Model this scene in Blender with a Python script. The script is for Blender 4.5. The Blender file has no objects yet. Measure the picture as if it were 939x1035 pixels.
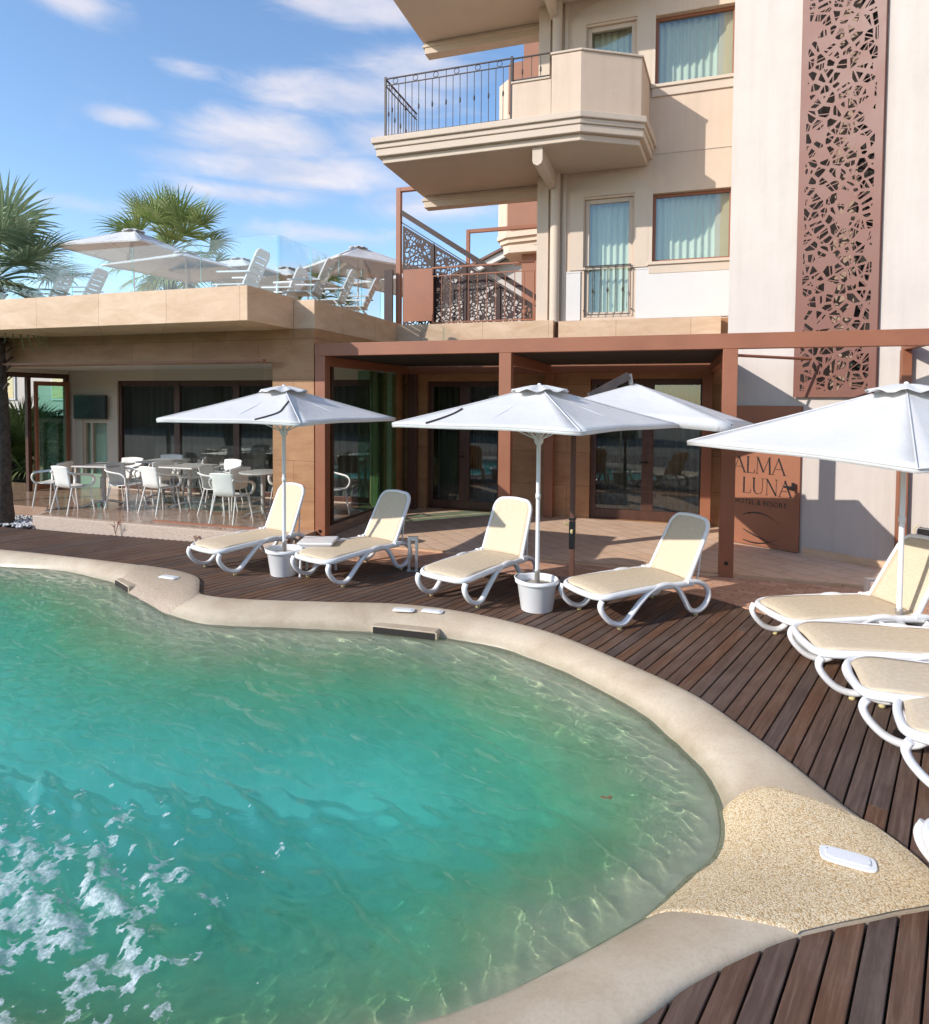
import bpy, bmesh, math, random
import numpy as np
from mathutils import Vector, Matrix
from mathutils.geometry import delaunay_2d_cdt
random.seed(7)
R=math.radians; PI=math.pi
scn=bpy.context.scene
col=scn.collection

# ------------------------------------------------------------------ mesh helpers
class MB:
    def __init__(s): s.v=[]; s.f=[]; s.sm=[]
    def add(s,vs,fs,smooth=False):
        n=len(s.v); s.v+= [tuple(p) for p in vs]
        for f in fs: s.f.append(tuple(i+n for i in f)); s.sm.append(smooth)
        return s
    def box(s,x0,x1,y0,y1,z0,z1):
        return s.add([(x0,y0,z0),(x1,y0,z0),(x1,y1,z0),(x0,y1,z0),(x0,y0,z1),(x1,y0,z1),(x1,y1,z1),(x0,y1,z1)],
          [(0,3,2,1),(4,5,6,7),(0,1,5,4),(1,2,6,5),(2,3,7,6),(3,0,4,7)])
    def bar(s,a,b,w,h,up=(0,0,1)):
        a=Vector(a);b=Vector(b);d=(b-a).normalized();u=Vector(up)
        sd=d.cross(u)
        if sd.length<1e-4: sd=d.cross(Vector((0,1,0)))
        sd.normalize(); u=sd.cross(d)
        vs=[]
        for p in (a,b):
            for i,j in ((-1,-1),(1,-1),(1,1),(-1,1)): vs.append(p+sd*(i*w/2)+u*(j*h/2))
        return s.add(vs,[(0,1,2,3),(7,6,5,4),(0,4,5,1),(1,5,6,2),(2,6,7,3),(3,7,4,0)])
    def prism(s,poly,z0,z1,smooth=False):
        n=len(poly)
        s.add([(x,y,z0) for x,y in poly]+[(x,y,z1) for x,y in poly],
          [tuple(range(n-1,-1,-1)),tuple(range(n,2*n))])
        k=len(s.v)-2*n
        for i in range(n):
            j=(i+1)%n; s.f.append((k+i,k+j,k+n+j,k+n+i)); s.sm.append(smooth)
        return s
    def extr(s,poly,o,ux,uz,un,t):
        # polygon in plane (o;ux,uz), thickness t along -un
        o=Vector(o);ux=Vector(ux);uz=Vector(uz);un=Vector(un); n=len(poly)
        a=[o+ux*p[0]+uz*p[1] for p in poly]; b=[p-un*t for p in a]
        s.add(a+b,[tuple(range(n)),tuple(range(2*n-1,n-1,-1))]+[(i,n+i,n+(i+1)%n,(i+1)%n) for i in range(n)]); return s
    def tube(s,pts,r,n=8,closed=False,ry=None,up=None,cap=True,smooth=True):
        pts=[Vector(p) for p in pts]; m=len(pts); rs=r if isinstance(r,(list,tuple)) else [r]*m
        rings=[]; prev=None
        for i,p in enumerate(pts):
            if closed: t=(pts[(i+1)%m]-pts[i-1])
            else: t=pts[min(i+1,m-1)]-pts[max(i-1,0)]
            t.normalize()
            if up is not None:
                u=Vector(up); sd=t.cross(u)
                if sd.length<1e-3: sd=t.orthogonal()
            else:
                if prev is None: sd=t.orthogonal()
                else: sd=prev-t*prev.dot(t)
            sd.normalize(); prev=sd; u=sd.cross(t)
            rr=rs[i]; r2=rr if ry is None else ry*(rr/rs[0])
            rings.append([p+sd*(rr*math.cos(2*PI*k/n))+u*(r2*math.sin(2*PI*k/n)) for k in range(n)])
        vs=[q for rg in rings for q in rg]; fs=[]
        L=m if closed else m-1
        for i in range(L):
            a=i*n;b=((i+1)%m)*n
            for k in range(n):
                fs.append((a+k,b+k,b+(k+1)%n,a+(k+1)%n))
        s.add(vs,fs,smooth)
        if cap and not closed:
            s.add(rings[0],[tuple(range(n))]); s.add(rings[-1],[tuple(range(n-1,-1,-1))])
        return s
    def lathe(s,prof,c=(0,0,0),n=24,smooth=True,cap=True):
        vs=[];fs=[]
        for r,z in prof:
            for k in range(n): vs.append((c[0]+r*math.cos(2*PI*k/n),c[1]+r*math.sin(2*PI*k/n),c[2]+z))
        for i in range(len(prof)-1):
            for k in range(n): fs.append((i*n+k,i*n+(k+1)%n,(i+1)*n+(k+1)%n,(i+1)*n+k))
        if cap:
            fs.append(tuple(range(n-1,-1,-1))); fs.append(tuple((len(prof)-1)*n+k for k in range(n)))
        return s.add(vs,fs,smooth)
    def build(s,name,mat,parent=None,world=True,bevel=0,solid=0,subd=0,recalc=False):
        off=Vector((0,0,0))
        if parent is not None and world:
            p=parent
            while p is not None: off+=p.location; p=p.parent
        me=bpy.data.meshes.new(name)
        me.from_pydata([tuple(Vector(v)-off) for v in s.v],[],s.f); 
        me.polygons.foreach_set('use_smooth',s.sm)
        me.update(); me.materials.append(mat)
        if recalc:
            bm=bmesh.new(); bm.from_mesh(me); bmesh.ops.recalc_face_normals(bm,faces=bm.faces); bm.to_mesh(me); bm.free()
        o=bpy.data.objects.new(name,me); col.objects.link(o)
        if parent is not None: o.parent=parent
        if bevel:
            m=o.modifiers.new('bevel','BEVEL'); m.width=bevel; m.segments=2; m.limit_method='ANGLE'; m.angle_limit=R(40)
        if solid:
            m=o.modifiers.new('solid','SOLIDIFY'); m.thickness=solid; m.offset=0
        if subd:
            m=o.modifiers.new('sub','SUBSURF'); m.levels=subd; m.render_levels=subd
        return o
def empty(name,loc,label=None,cat=None,group=None,rz=0):
    o=bpy.data.objects.new(name,None); col.objects.link(o); o.location=loc; o.rotation_euler=(0,0,rz); o.empty_display_size=.1
    if label: tag(o,label,cat,group)
    return o
def tag(o,label=None,cat=None,group=None,kind=None):
    if label: o['label']=label
    if cat: o['category']=cat
    if group: o['group']=group
    if kind: o['kind']=kind
    return o
def struct(o): o['kind']='structure'; return o
def copy_tree(o,parent=None):
    c=o.copy(); col.objects.link(c)
    if parent is not None: c.parent=parent
    for ch in list(o.children): copy_tree(ch,c)
    return c
def spline(pts,k=8,closed=False):
    P=[Vector(p) for p in pts]; n=len(P); out=[]
    for i in range(n if closed else n-1):
        if closed: a,b,c,d=P[i-1],P[i],P[(i+1)%n],P[(i+2)%n]
        else: a,b,c,d=P[max(i-1,0)],P[i],P[i+1],P[min(i+2,n-1)]
        for j in range(k):
            t=j/k
            out.append(.5*((2*b)+(c-a)*t+(2*a-5*b+4*c-d)*t*t+(3*b-a-3*c+d)*t**3))
    if not closed: out.append(P[-1])
    return out
def holes_wall(mb,x0,x1,z0,z1,holes,f,depth):
    """wall face with rectangular holes and reveals. f(x,d,z)->world, d=0 front, d=depth back"""
    xs=sorted({x0,x1}|{h[0] for h in holes}|{h[1] for h in holes}); zs=sorted({z0,z1}|{h[2] for h in holes}|{h[3] for h in holes})
    for i in range(len(xs)-1):
        for j in range(len(zs)-1):
            cx=(xs[i]+xs[i+1])/2;cz=(zs[j]+zs[j+1])/2
            if any(h[0]<cx<h[1] and h[2]<cz<h[3] for h in holes): continue
            mb.add([f(xs[i],0,zs[j]),f(xs[i+1],0,zs[j]),f(xs[i+1],0,zs[j+1]),f(xs[i],0,zs[j+1])],[(0,1,2,3)])
    for a,b,c,d in holes:
        q=[(a,c),(b,c),(b,d),(a,d)]
        for i in range(4):
            p,r=q[i],q[(i+1)%4]
            mb.add([f(p[0],0,p[1]),f(r[0],0,r[1]),f(r[0],depth,r[1]),f(p[0],depth,p[1])],[(3,2,1,0)])
    # outer rim and back
    q=[(x0,z0),(x1,z0),(x1,z1),(x0,z1)]
    for i in range(4):
        p,r=q[i],q[(i+1)%4]
        mb.add([f(p[0],0,p[1]),f(r[0],0,r[1]),f(r[0],depth,r[1]),f(p[0],depth,p[1])],[(0,3,2,1)])
    return mb
def cut_sheet(outer,holes,tmap,thick=0):
    """polygon with polygonal holes -> MB; tmap(x,y,d)->3D"""
    vs=[];fc=[]
    for poly in [outer]+holes:
        if sum(poly[i][0]*poly[(i+1)%len(poly)][1]-poly[(i+1)%len(poly)][0]*poly[i][1] for i in range(len(poly)))<0: poly=poly[::-1]
        k=len(vs); vs+= [Vector(p[:2]) for p in poly]; fc.append(list(range(k,k+len(poly))))
    ov,oe,of,_,_,orf=delaunay_2d_cdt(vs,[],fc,0,1e-6)
    mb=MB(); tri=[f for f,o in zip(of,orf) if 0 in o and not any(q>0 for q in o)]
    k=len(ov)
    if thick:
        mb.add([tmap(p.x,p.y,0) for p in ov]+[tmap(p.x,p.y,thick) for p in ov],[tuple(f) for f in tri]+[tuple(i+k for i in reversed(f)) for f in tri])
        for f in fc:
            n=len(f); 
            mb.add([tmap(vs[i].x,vs[i].y,0) for i in f]+[tmap(vs[i].x,vs[i].y,thick) for i in f],[(i,(i+1)%n,n+(i+1)%n,n+i) for i in range(n)])
    else:
        mb.add([tmap(p.x,p.y,0) for p in ov],[tuple(f) for f in tri])
    return mb

# ------------------------------------------------------------------ materials
class NT:
    def __init__(s,name,world=None):
        if world: s.t=world.node_tree
        else:
            s.m=bpy.data.materials.new(name); s.m.use_nodes=True; s.t=s.m.node_tree
        s.t.nodes.clear()
    def n(s,typ,**k):
        nd=s.t.nodes.new(typ)
        for a,b in k.items():
            if a.startswith('i_'):
                key=a[2:]; key=int(key) if key.isdigit() else key.replace('_',' ')
                nd.inputs[key].default_value=b
            else: setattr(nd,a,b)
        return nd
    def l(s,a,b): s.t.links.new(a,b)
    def math(s,op,a,b=None,c=None,clamp=False):
        nd=s.n('ShaderNodeMath',operation=op); nd.use_clamp=clamp
        for i,q in enumerate((a,b,c)):
            if q is None: continue
            if isinstance(q,(int,float)): nd.inputs[i].default_value=q
            else: s.l(q,nd.inputs[i])
        return nd.outputs[0]
    def mix(s,fac,a,b,blend='MIX'):
        nd=s.n('ShaderNodeMix',data_type='RGBA',blend_type=blend)
        for sock,q in ((nd.inputs[0],fac),(nd.inputs[6],a),(nd.inputs[7],b)):
            if isinstance(q,(int,float)): sock.default_value=q
            elif isinstance(q,tuple): sock.default_value=q if len(q)==4 else (*q,1)
            else: s.l(q,sock)
        return nd.outputs[2]
    def coord(s,scale=(1,1,1),rot=(0,0,0),kind='Object',loc=(0,0,0)):
        tc=s.n('ShaderNodeTexCoord'); mp=s.n('ShaderNodeMapping')
        mp.inputs['Scale'].default_value=scale; mp.inputs['Rotation'].default_value=rot; mp.inputs['Location'].default_value=loc
        s.l(tc.outputs[kind],mp.inputs[0]); return mp.outputs[0]
    def noise(s,vec,scale=5,detail=3,rough=.5,out='Fac',dist=0):
        nd=s.n('ShaderNodeTexNoise'); nd.inputs['Scale'].default_value=scale; nd.inputs['Detail'].default_value=detail
        nd.inputs['Roughness'].default_value=rough; nd.inputs['Distortion'].default_value=dist
        s.l(vec,nd.inputs['Vector']); return nd.outputs[out]
    def ramp(s,fac,stops,interp='LINEAR'):
        nd=s.n('ShaderNodeValToRGB'); cr=nd.color_ramp; cr.interpolation=interp
        while len(cr.elements)<len(stops): cr.elements.new(.5)
        for e,(p,c) in zip(cr.elements,stops):
            e.position=p; e.color=c if len(c)==4 else (*c,1)
        s.l(fac,nd.inputs[0]); return nd.outputs[0]
    def bump(s,h,strength=.3,dist=.01,normal=None):
        nd=s.n('ShaderNodeBump'); nd.inputs['Strength'].default_value=strength; nd.inputs['Distance'].default_value=dist
        s.l(h,nd.inputs['Height'])
        if normal is not None: s.l(normal,nd.inputs['Normal'])
        return nd.outputs[0]
    def prin(s,color,rough=.5,normal=None,**k):
        p=s.n('ShaderNodeBsdfPrincipled')
        for key,q in (('Base Color',color),('Roughness',rough)):
            if isinstance(q,(int,float)): p.inputs[key].default_value=q
            elif isinstance(q,tuple): p.inputs[key].default_value=(*q,1)
            else: s.l(q,p.inputs[key])
        for a,b in k.items(): p.inputs[a.replace('_',' ')].default_value=b
        if normal is not None: s.l(normal,p.inputs['Normal'])
        return p.outputs[0]
    def out(s,surf,vol=None):
        o=s.n('ShaderNodeOutputMaterial'); 
        if surf is not None: s.l(surf,o.inputs['Surface'])
        if vol is not None: s.l(vol,o.inputs['Volume'])
        return s.m
def sc(c,k): return tuple(min(1,x*k) for x in c)
def pm(name,c,rough=.6,var=.12,scale=3,bump=.1,bscale=60,bdist=.003,metal=0,kind='Object',stretch=(1,1,1),**k):
    t=NT(name); v=t.coord(stretch,kind=kind)
    n=t.noise(v,scale,5,.6); colr=t.ramp(n,[(.3,sc(c,1-var)),(.7,sc(c,1+var))])
    nb=t.noise(v,bscale,3,.6)
    rg=t.math('MULTIPLY_ADD',n,.2,rough-.1)
    return t.out(t.prin(colr,rg,t.bump(nb,bump,bdist),Metallic=metal,**k))
M={}
M['cream']=pm('cream_plaster',(.61,.545,.49),.85,.035,1.2,.25,90,.002)
M['beige_old']=pm('beige_plaster',(.62,.48,.375),.85,.04,1.0,.25,90,.002)
M['beige_trim']=pm('beige_trim',(.62,.50,.39),.8,.04,2,.15,90,.002)
M['white_panel']=pm('white_wall',(.68,.64,.60),.8,.03,1.5,.15,80,.002)
def plaster(name,c,st=.10):
    t=NT(name); v=t.coord(); n=t.noise(v,1.1,5,.6); s=t.noise(t.coord((5,5,.35)),1.3,5,.65); f=t.noise(v,80,3,.6)
    cc=t.ramp(n,[(.3,sc(c,.96)),(.7,sc(c,1.04))])
    cc=t.mix(1.0,cc,t.ramp(s,[(.32,(1-st,1-st*1.05,1-st*1.1)),(.55,(1,1,1))]),'MULTIPLY')
    g=t.noise(v,7,6,.7); cc=t.mix(1.0,cc,t.ramp(g,[(.3,(.965,.96,.955)),(.5,(1,1,1))]),'MULTIPLY')
    return t.out(t.prin(cc,.87,t.bump(f,.3,.003,t.bump(t.noise(v,3.0,3),.12,.02))))
M['cream']=plaster('cream_plaster',(.55,.485,.43),.07)
M['beige']=plaster('beige_plaster',(.665,.51,.385),.07)
M['stair_dark']=pm('dark_pierced_steel',(.040,.017,.012),.6,.12,3,.1,40,.002)
M['corten']=pm('brown_painted_steel',(.30,.112,.055),.5,.10,2.2,.12,40,.002)
M['corten_dark']=pm('dark_brown_steel',(.12,.055,.038),.45,.12,3,.1,40,.002)
M['perf']=pm('perforated_brown_steel',(.165,.055,.032),.5,.08,2,.1,40,.002)
M['door_wood']=pm('dark_brown_frame',(.085,.036,.022),.4,.2,4,.1,60,.001,stretch=(4,4,.6))
M['white_plastic']=pm('white_resin',(.84,.83,.82),.32,.025,4,.05,200,.001)
M['chair_white']=pm('chair_resin',(.86,.83,.77),.35,.04,4,.05,200,.001)
M['tabletop']=pm('grey_tabletop',(.50,.46,.42),.4,.08,6,.05,100,.001)
M['alu']=pm('brushed_aluminium',(.62,.62,.62),.35,.05,8,.05,100,.001,metal=.85)
M['galv']=pm('galvanised_metal',(.4,.37,.34),.45,.15,20,.1,100,.001,metal=.4)
M['iron']=pm('wrought_iron',(.055,.040,.035),.5,.2,8,.1,80,.001)
M['rubber']=pm('yellow_rubber',(.62,.52,.25),.6,.1,8,.1,100,.001)
M['black']=pm('black_plastic',(.012,.012,.013),.3,.2,8,.05,100,.001)
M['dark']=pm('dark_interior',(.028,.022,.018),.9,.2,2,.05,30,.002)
M['ceiling_dark']=pm('dark_timber_ceiling',(.03,.021,.017),.7,.2,3,.1,30,.002)
M['soffit']=pm('painted_soffit',(.62,.53,.43),.85,.03,1,.1,80,.002)
M['rear']=pm('brown_plaster',(.30,.15,.10),.85,.05,1,.15,80,.002)
M['white_steel']=pm('white_pole_paint',(.80,.80,.80),.35,.03,5,.03,100,.001)
M['bark']=pm('palm_bark',(.085,.06,.045),.95,.45,14,1,26,.02)
M['hedge_stem']=pm('stem',(.12,.08,.05),.9,.2,8,.4,30,.01)
M['sand']=pm('ballast_sand',(.42,.38,.30),.95,.15,20,.4,200,.004)
M['roof']=pm('grey_roof',(.20,.11,.08),.8,.15,3,.3,30,.01)
M['pebble_white']=None
def canvas():
    t=NT('white_canvas'); v=t.coord()
    n=t.noise(v,2,3,.5); w=t.noise(t.coord((300,300,300)),1,1)
    c=t.ramp(n,[(.3,(.80,.785,.765)),(.7,(.87,.855,.835))])
    d=t.prin(c,.85,t.bump(t.noise(t.coord((1,1,1)),5,4,.6,dist=.8),.5,.02))
    tr=t.n('ShaderNodeBsdfTranslucent'); tr.inputs[0].default_value=(.75,.74,.72,1)
    mx=t.n('ShaderNodeMixShader'); mx.inputs[0].default_value=.28; t.l(d,mx.inputs[1]); t.l(tr.outputs[0],mx.inputs[2])
    return t.out(mx.outputs[0])
M['canvas']=canvas()
def sling():
    t=NT('beige_mesh_sling'); v=t.coord()
    ck=t.n('ShaderNodeTexBrick'); ck.inputs['Scale'].default_value=140; ck.inputs['Mortar Size'].default_value=.03; t.l(v,ck.inputs[0])
    n=t.noise(t.coord((3,3,14)),9,5,.65)
    c=t.ramp(n,[(.3,(.60,.47,.32)),(.7,(.71,.59,.43))])
    return t.out(t.prin(c,.75,t.bump(t.noise(v,160,1),.4,.002)))
M['sling']=sling()
def travertine(name,a,b,z=1.0):
    t=NT(name); v=t.coord((.9,.9,2.6*z)); n=t.noise(v,2.2,8,.62,dist=.6)
    v2=t.coord(); n2=t.noise(v2,.9,3); n3=t.noise(t.coord((1,1,3)),26,4,.7)
    c=t.ramp(n,[(.2,a),(.5,tuple((x+y)/2 for x,y in zip(a,b))),(.8,b)])
    c=t.mix(t.math('MULTIPLY',n2,.5),c,sc(b,1.15),'MULTIPLY') if False else c
    pits=t.ramp(n3,[(.3,(.55,.5,.45)),(.42,(1,1,1))])
    c=t.mix(.5,c,pits,'MULTIPLY')
    # slab joints
    tc=t.n('ShaderNodeTexCoord'); sp=t.n('ShaderNodeSeparateXYZ'); t.l(tc.outputs['Object'],sp.inputs[0])
    xy=t.math('ADD',sp.outputs[0],sp.outputs[1])
    cb=t.n('ShaderNodeCombineXYZ'); t.l(xy,cb.inputs[0]); t.l(sp.outputs[2],cb.inputs[1])
    br=t.n('ShaderNodeTexBrick'); t.l(cb.outputs[0],br.inputs[0]); br.inputs['Scale'].default_value=1; br.inputs['Brick Width'].default_value=1.2; br.inputs['Row Height'].default_value=.6
    br.inputs['Mortar Size'].default_value=.004; br.inputs['Mortar Smooth'].default_value=0
    br.inputs['Color1'].default_value=(1,1,1,1); br.inputs['Color2'].default_value=(.86,.84,.82,1); br.inputs['Mortar'].default_value=(.4,.36,.32,1)
    c=t.mix(.8,c,br.outputs[0],'MULTIPLY')
    return t.out(t.prin(c,.55,t.bump(n,.25,.004)))
M['trav']=travertine('travertine_brown',(.32,.14,.055),(.52,.285,.135))
M['trav_light']=travertine('travertine_light',(.55,.33,.18),(.80,.57,.385))
def wood_deck():
    t=NT('decking_boards'); 
    at=t.n('ShaderNodeAttribute',attribute_name='rnd')
    tc=t.n('ShaderNodeTexCoord'); mp=t.n('ShaderNodeMapping'); mp.inputs['Rotation'].default_value=(0,0,R(-70)); t.l(tc.outputs['Object'],mp.inputs[0])
    mp2=t.n('ShaderNodeMapping'); mp2.inputs['Scale'].default_value=(1.2,22,22); t.l(mp.outputs[0],mp2.inputs[0])
    ad=t.n('ShaderNodeVectorMath',operation='ADD'); t.l(mp2.outputs[0],ad.inputs[0]); t.l(at.outputs['Color'],ad.inputs[1])
    sv=t.n('ShaderNodeVectorMath',operation='SCALE'); t.l(at.outputs['Color'],sv.inputs[0]); sv.inputs['Scale'].default_value=37
    t.l(sv.outputs[0],ad.inputs[1])
    n=t.noise(ad.outputs[0],2.2,8,.7,dist=.3)
    n2=t.noise(t.coord(),1.6,5,.65)
    c=t.ramp(n,[(.25,(.062,.031,.019)),(.5,(.112,.060,.039)),(.78,(.21,.13,.09))])
    hs=t.n('ShaderNodeHueSaturation'); t.l(c,hs.inputs['Color'])
    t.l(t.math('MULTIPLY_ADD',at.outputs['Fac'],.42,.80),hs.inputs['Value']); 
    t.l(t.math('MULTIPLY_ADD',at.outputs['Fac'],.4,.72),hs.inputs['Saturation'])
    dirt=t.ramp(n2,[(.45,(0,0,0)),(.75,(1,1,1))])
    c=t.mix(t.math('MULTIPLY',dirt,.45),hs.outputs[0],(.20,.145,.115))
    st=t.noise(t.coord(),9,6,.75); sp_=t.ramp(st,[(.68,(0,0,0)),(.72,(1,1,1))])
    c=t.mix(t.math('MULTIPLY',sp_,.35),c,(.35,.27,.22))
    return t.out(t.prin(c,t.math('MULTIPLY_ADD',n,.25,.52),t.bump(n,.55,.004),Specular_IOR_Level=.3))
M['deck']=wood_deck()
def coping_m():
    t=NT('smooth_resin_concrete'); v=t.coord(); n=t.noise(v,2.0,6,.6,dist=.4); n2=t.noise(v,60,4,.7); n3=t.noise(v,9,5,.6)
    c=t.ramp(n,[(.3,(.47,.36,.245)),(.52,(.56,.45,.325)),(.72,(.62,.52,.39))])
    sp=t.ramp(n2,[(.3,(.8,.78,.75)),(.55,(1,1,1))])
    c=t.mix(.6,c,sp,'MULTIPLY')
    st=t.ramp(n3,[(.3,(.88,.86,.83)),(.5,(1,1,1))])
    c=t.mix(.5,c,st,'MULTIPLY')
    # damp stained band just above the waterline
    tc=t.n('ShaderNodeTexCoord'); s=t.n('ShaderNodeSeparateXYZ'); t.l(tc.outputs['Object'],s.inputs[0])
    zz=t.math('ADD',s.outputs[2],t.math('MULTIPLY_ADD',n3,.05,-.025))
    mr=t.n('ShaderNodeMapRange'); t.l(zz,mr.inputs[0]); mr.inputs[1].default_value=-.105; mr.inputs[2].default_value=-.05; mr.inputs[3].default_value=.55; mr.inputs[4].default_value=0
    c=t.mix(mr.outputs[0],c,(.26,.21,.12))
    rg=t.math('MULTIPLY_ADD',mr.outputs[0],-.4,.62)
    return t.out(t.prin(c,rg,t.bump(n2,.2,.003)))
M['coping']=coping_m()
def pebble(name,cols,scale=110,bd=.006):
    t=NT(name); v=t.coord(); vo=t.n('ShaderNodeTexVoronoi'); vo.inputs['Scale'].default_value=scale; t.l(v,vo.inputs['Vector'])
    sp=t.n('ShaderNodeSeparateColor'); t.l(vo.outputs['Color'],sp.inputs[0])
    k=len(cols); c=t.ramp(sp.outputs[0],[(i/(k-1),q) for i,q in enumerate(cols)])
    ed=t.ramp(vo.outputs['Distance'],[(.35,(1,1,1)),(.85,(.5,.45,.38))])
    c=t.mix(.8,c,ed,'MULTIPLY')
    hh=t.math('SUBTRACT',1,vo.outputs['Distance'])
    return t.out(t.prin(c,.6,t.bump(hh,.6,bd)))
M['pebble']=pebble('pebble_resin',[(.56,.36,.17),(.80,.58,.32),(.86,.67,.42),(.90,.77,.55)],150)
M['pebble_pink']=pebble('pebble_wash_curb',[(.50,.36,.27),(.66,.52,.42),(.74,.62,.52)],150,.004)
M['pebble_far']=pebble('pebble_resin_pale',[(.44,.33,.23),(.56,.44,.33),(.62,.50,.39)],150)
M['pebble_white']=pebble('white_gravel_m',[(.55,.55,.55),(.75,.75,.76),(.85,.86,.9)],40,.02)
def brickpave():
    t=NT('clay_pavers'); v=t.coord((1,1,1),(0,0,R(20))); b=t.n('ShaderNodeTexBrick'); t.l(v,b.inputs[0])
    b.inputs['Scale'].default_value=1; b.inputs['Brick Width'].default_value=.2; b.inputs['Row Height'].default_value=.1; b.inputs['Mortar Size'].default_value=.004; b.inputs['Mortar Smooth'].default_value=.2
    b.inputs['Color1'].default_value=(.60,.31,.19,1); b.inputs['Color2'].default_value=(.72,.43,.30,1); b.inputs['Mortar'].default_value=(.34,.2,.14,1)
    n=t.noise(t.coord(),3,5,.65); g=t.ramp(n,[(.3,(.78,.76,.74)),(.6,(1.0,1.0,1.0))])
    c=t.mix(.8,b.outputs[0],g,'MULTIPLY')
    dots=t.n('ShaderNodeTexVoronoi'); dots.inputs['Scale'].default_value=5; dots.inputs['Randomness'].default_value=.35; t.l(v,dots.inputs['Vector'])
    dm=t.ramp(dots.outputs['Distance'],[(.06,(1,1,1)),(.09,(0,0,0))])
    c=t.mix(t.math('MULTIPLY',dm,.85),c,(.10,.05,.04))
    return t.out(t.prin(c,.75,t.bump(b.outputs[1],.3,-.003)))
M['paver']=brickpave()
def tilefloor():
    t=NT('terracotta_tiles'); v=t.coord((1,1,1),(0,0,R(45))); b=t.n('ShaderNodeTexBrick'); t.l(v,b.inputs[0]); b.offset=.5
    b.inputs['Scale'].default_value=1; b.inputs['Brick Width'].default_value=.5; b.inputs['Row Height'].default_value=.25; b.inputs['Mortar Size'].default_value=.004
    b.inputs['Color1'].default_value=(.84,.57,.39,1); b.inputs['Color2'].default_value=(.88,.63,.46,1); b.inputs['Mortar'].default_value=(.36,.21,.13,1)
    n=t.noise(t.coord(),4,6,.65); g=t.ramp(n,[(.3,(.84,.82,.8)),(.65,(1,1,1))]); c=t.mix(.8,b.outputs[0],g,'MULTIPLY')
    return t.out(t.prin(c,.5,t.bump(b.outputs[1],.3,-.002)))
M['tile']=tilefloor()
def gloss_floor():
    t=NT('polished_floor'); v=t.coord(); b=t.n('ShaderNodeTexBrick'); t.l(v,b.inputs[0]); b.offset=0
    b.inputs['Scale'].default_value=1; b.inputs['Brick Width'].default_value=.6; b.inputs['Row Height'].default_value=.6; b.inputs['Mortar Size'].default_value=.003
    b.inputs['Color1'].default_value=(.40,.26,.18,1); b.inputs['Color2'].default_value=(.46,.31,.22,1); b.inputs['Mortar'].default_value=(.22,.15,.1,1)
    n=t.noise(t.coord((1,3,1)),3,6,.65); g=t.ramp(n,[(.3,(.8,.78,.76)),(.65,(1,1,1))]); c=t.mix(.8,b.outputs[0],g,'MULTIPLY')
    return t.out(t.prin(c,.14))
M['floor_gloss']=gloss_floor()
def glass(name,tint,refl_rough=.0,ior=1.5,boost=0):
    t=NT(name); tr=t.n('ShaderNodeBsdfTransparent'); tr.inputs[0].default_value=(*tint,1)
    gl=t.n('ShaderNodeBsdfGlossy'); gl.inputs['Roughness'].default_value=refl_rough; gl.inputs[0].default_value=(.95,.98,.97,1)
    t.l(t.bump(t.noise(t.coord(),1.1,2),.05,.02),gl.inputs['Normal'])
    lw=t.n('ShaderNodeLayerWeight')
    f=t.math('MULTIPLY_ADD',t.math('POWER',lw.outputs['Facing'],4),.9,.02+boost,clamp=True)
    mx=t.n('ShaderNodeMixShader'); t.l(f,mx.inputs[0]); t.l(tr.outputs[0],mx.inputs[1]); t.l(gl.outputs[0],mx.inputs[2])
    return t.out(mx.outputs[0])
M['glass']=glass('window_glass',(.91,.96,.92),0,1.5,.06)
M['glass_dark']=glass('tinted_door_glass',(.72,.75,.72),0,1.5,.07)
M['glass_clear']=glass('clear_glass',(.97,.985,.98),0,1.45,.0)
M['glass_rail']=glass('railing_glass',(.955,.985,.98),0,1.5,.015)
M['glass_green']=glass('green_glass',(.62,.90,.82),.0,1.5,.13)
def curtain(name,c):
    t=NT(name); v=t.coord((14,14,.4)); n=t.noise(v,1,3,.6); cc=t.ramp(n,[(.3,sc(c,.8)),(.7,c)])
    d=t.prin(cc,.9); tr=t.n('ShaderNodeBsdfTranslucent'); t.l(cc,tr.inputs[0]); mx=t.n('ShaderNodeMixShader'); mx.inputs[0].default_value=.2
    t.l(d,mx.inputs[1]); t.l(tr.outputs[0],mx.inputs[2]); return t.out(mx.outputs[0])
M['curtain']=curtain('white_curtain',(.88,.88,.78))
M['curtain_grey']=curtain('grey_curtain',(.30,.30,.26))
def leafm(name,a,b,rough=.45):
    t=NT(name); gi=t.n('ShaderNodeObjectInfo'); n=t.noise(t.coord(),3.5,3,.6); c=t.ramp(n,[(.3,a),(.7,b)])
    d=t.prin(c,rough); tr=t.n('ShaderNodeBsdfTranslucent'); t.l(c,tr.inputs[0]); mx=t.n('ShaderNodeMixShader'); mx.inputs[0].default_value=.3
    t.l(d,mx.inputs[1]); t.l(tr.outputs[0],mx.inputs[2]); return t.out(mx.outputs[0])
M['palm']=leafm('palm_leaf',(.15,.22,.05),(.34,.39,.15))
M['palm_blue']=leafm('palm_leaf_greyish',(.17,.25,.12),(.38,.44,.26))
M['palm_dry']=leafm('palm_dead_leaf',(.22,.15,.07),(.34,.25,.13),.8)
M['hedge']=leafm('hedge_leaf',(.02,.05,.012),(.05,.10,.022))
M['grass']=leafm('lawn_grass',(.05,.12,.015),(.10,.20,.03),.8)
M['red_leaf']=leafm('red_leaf',(.30,.02,.012),(.45,.05,.02))
M['ground']=pm('earth_ground',(.22,.19,.15),.95,.2,.5,.3,12,.02)
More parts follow.
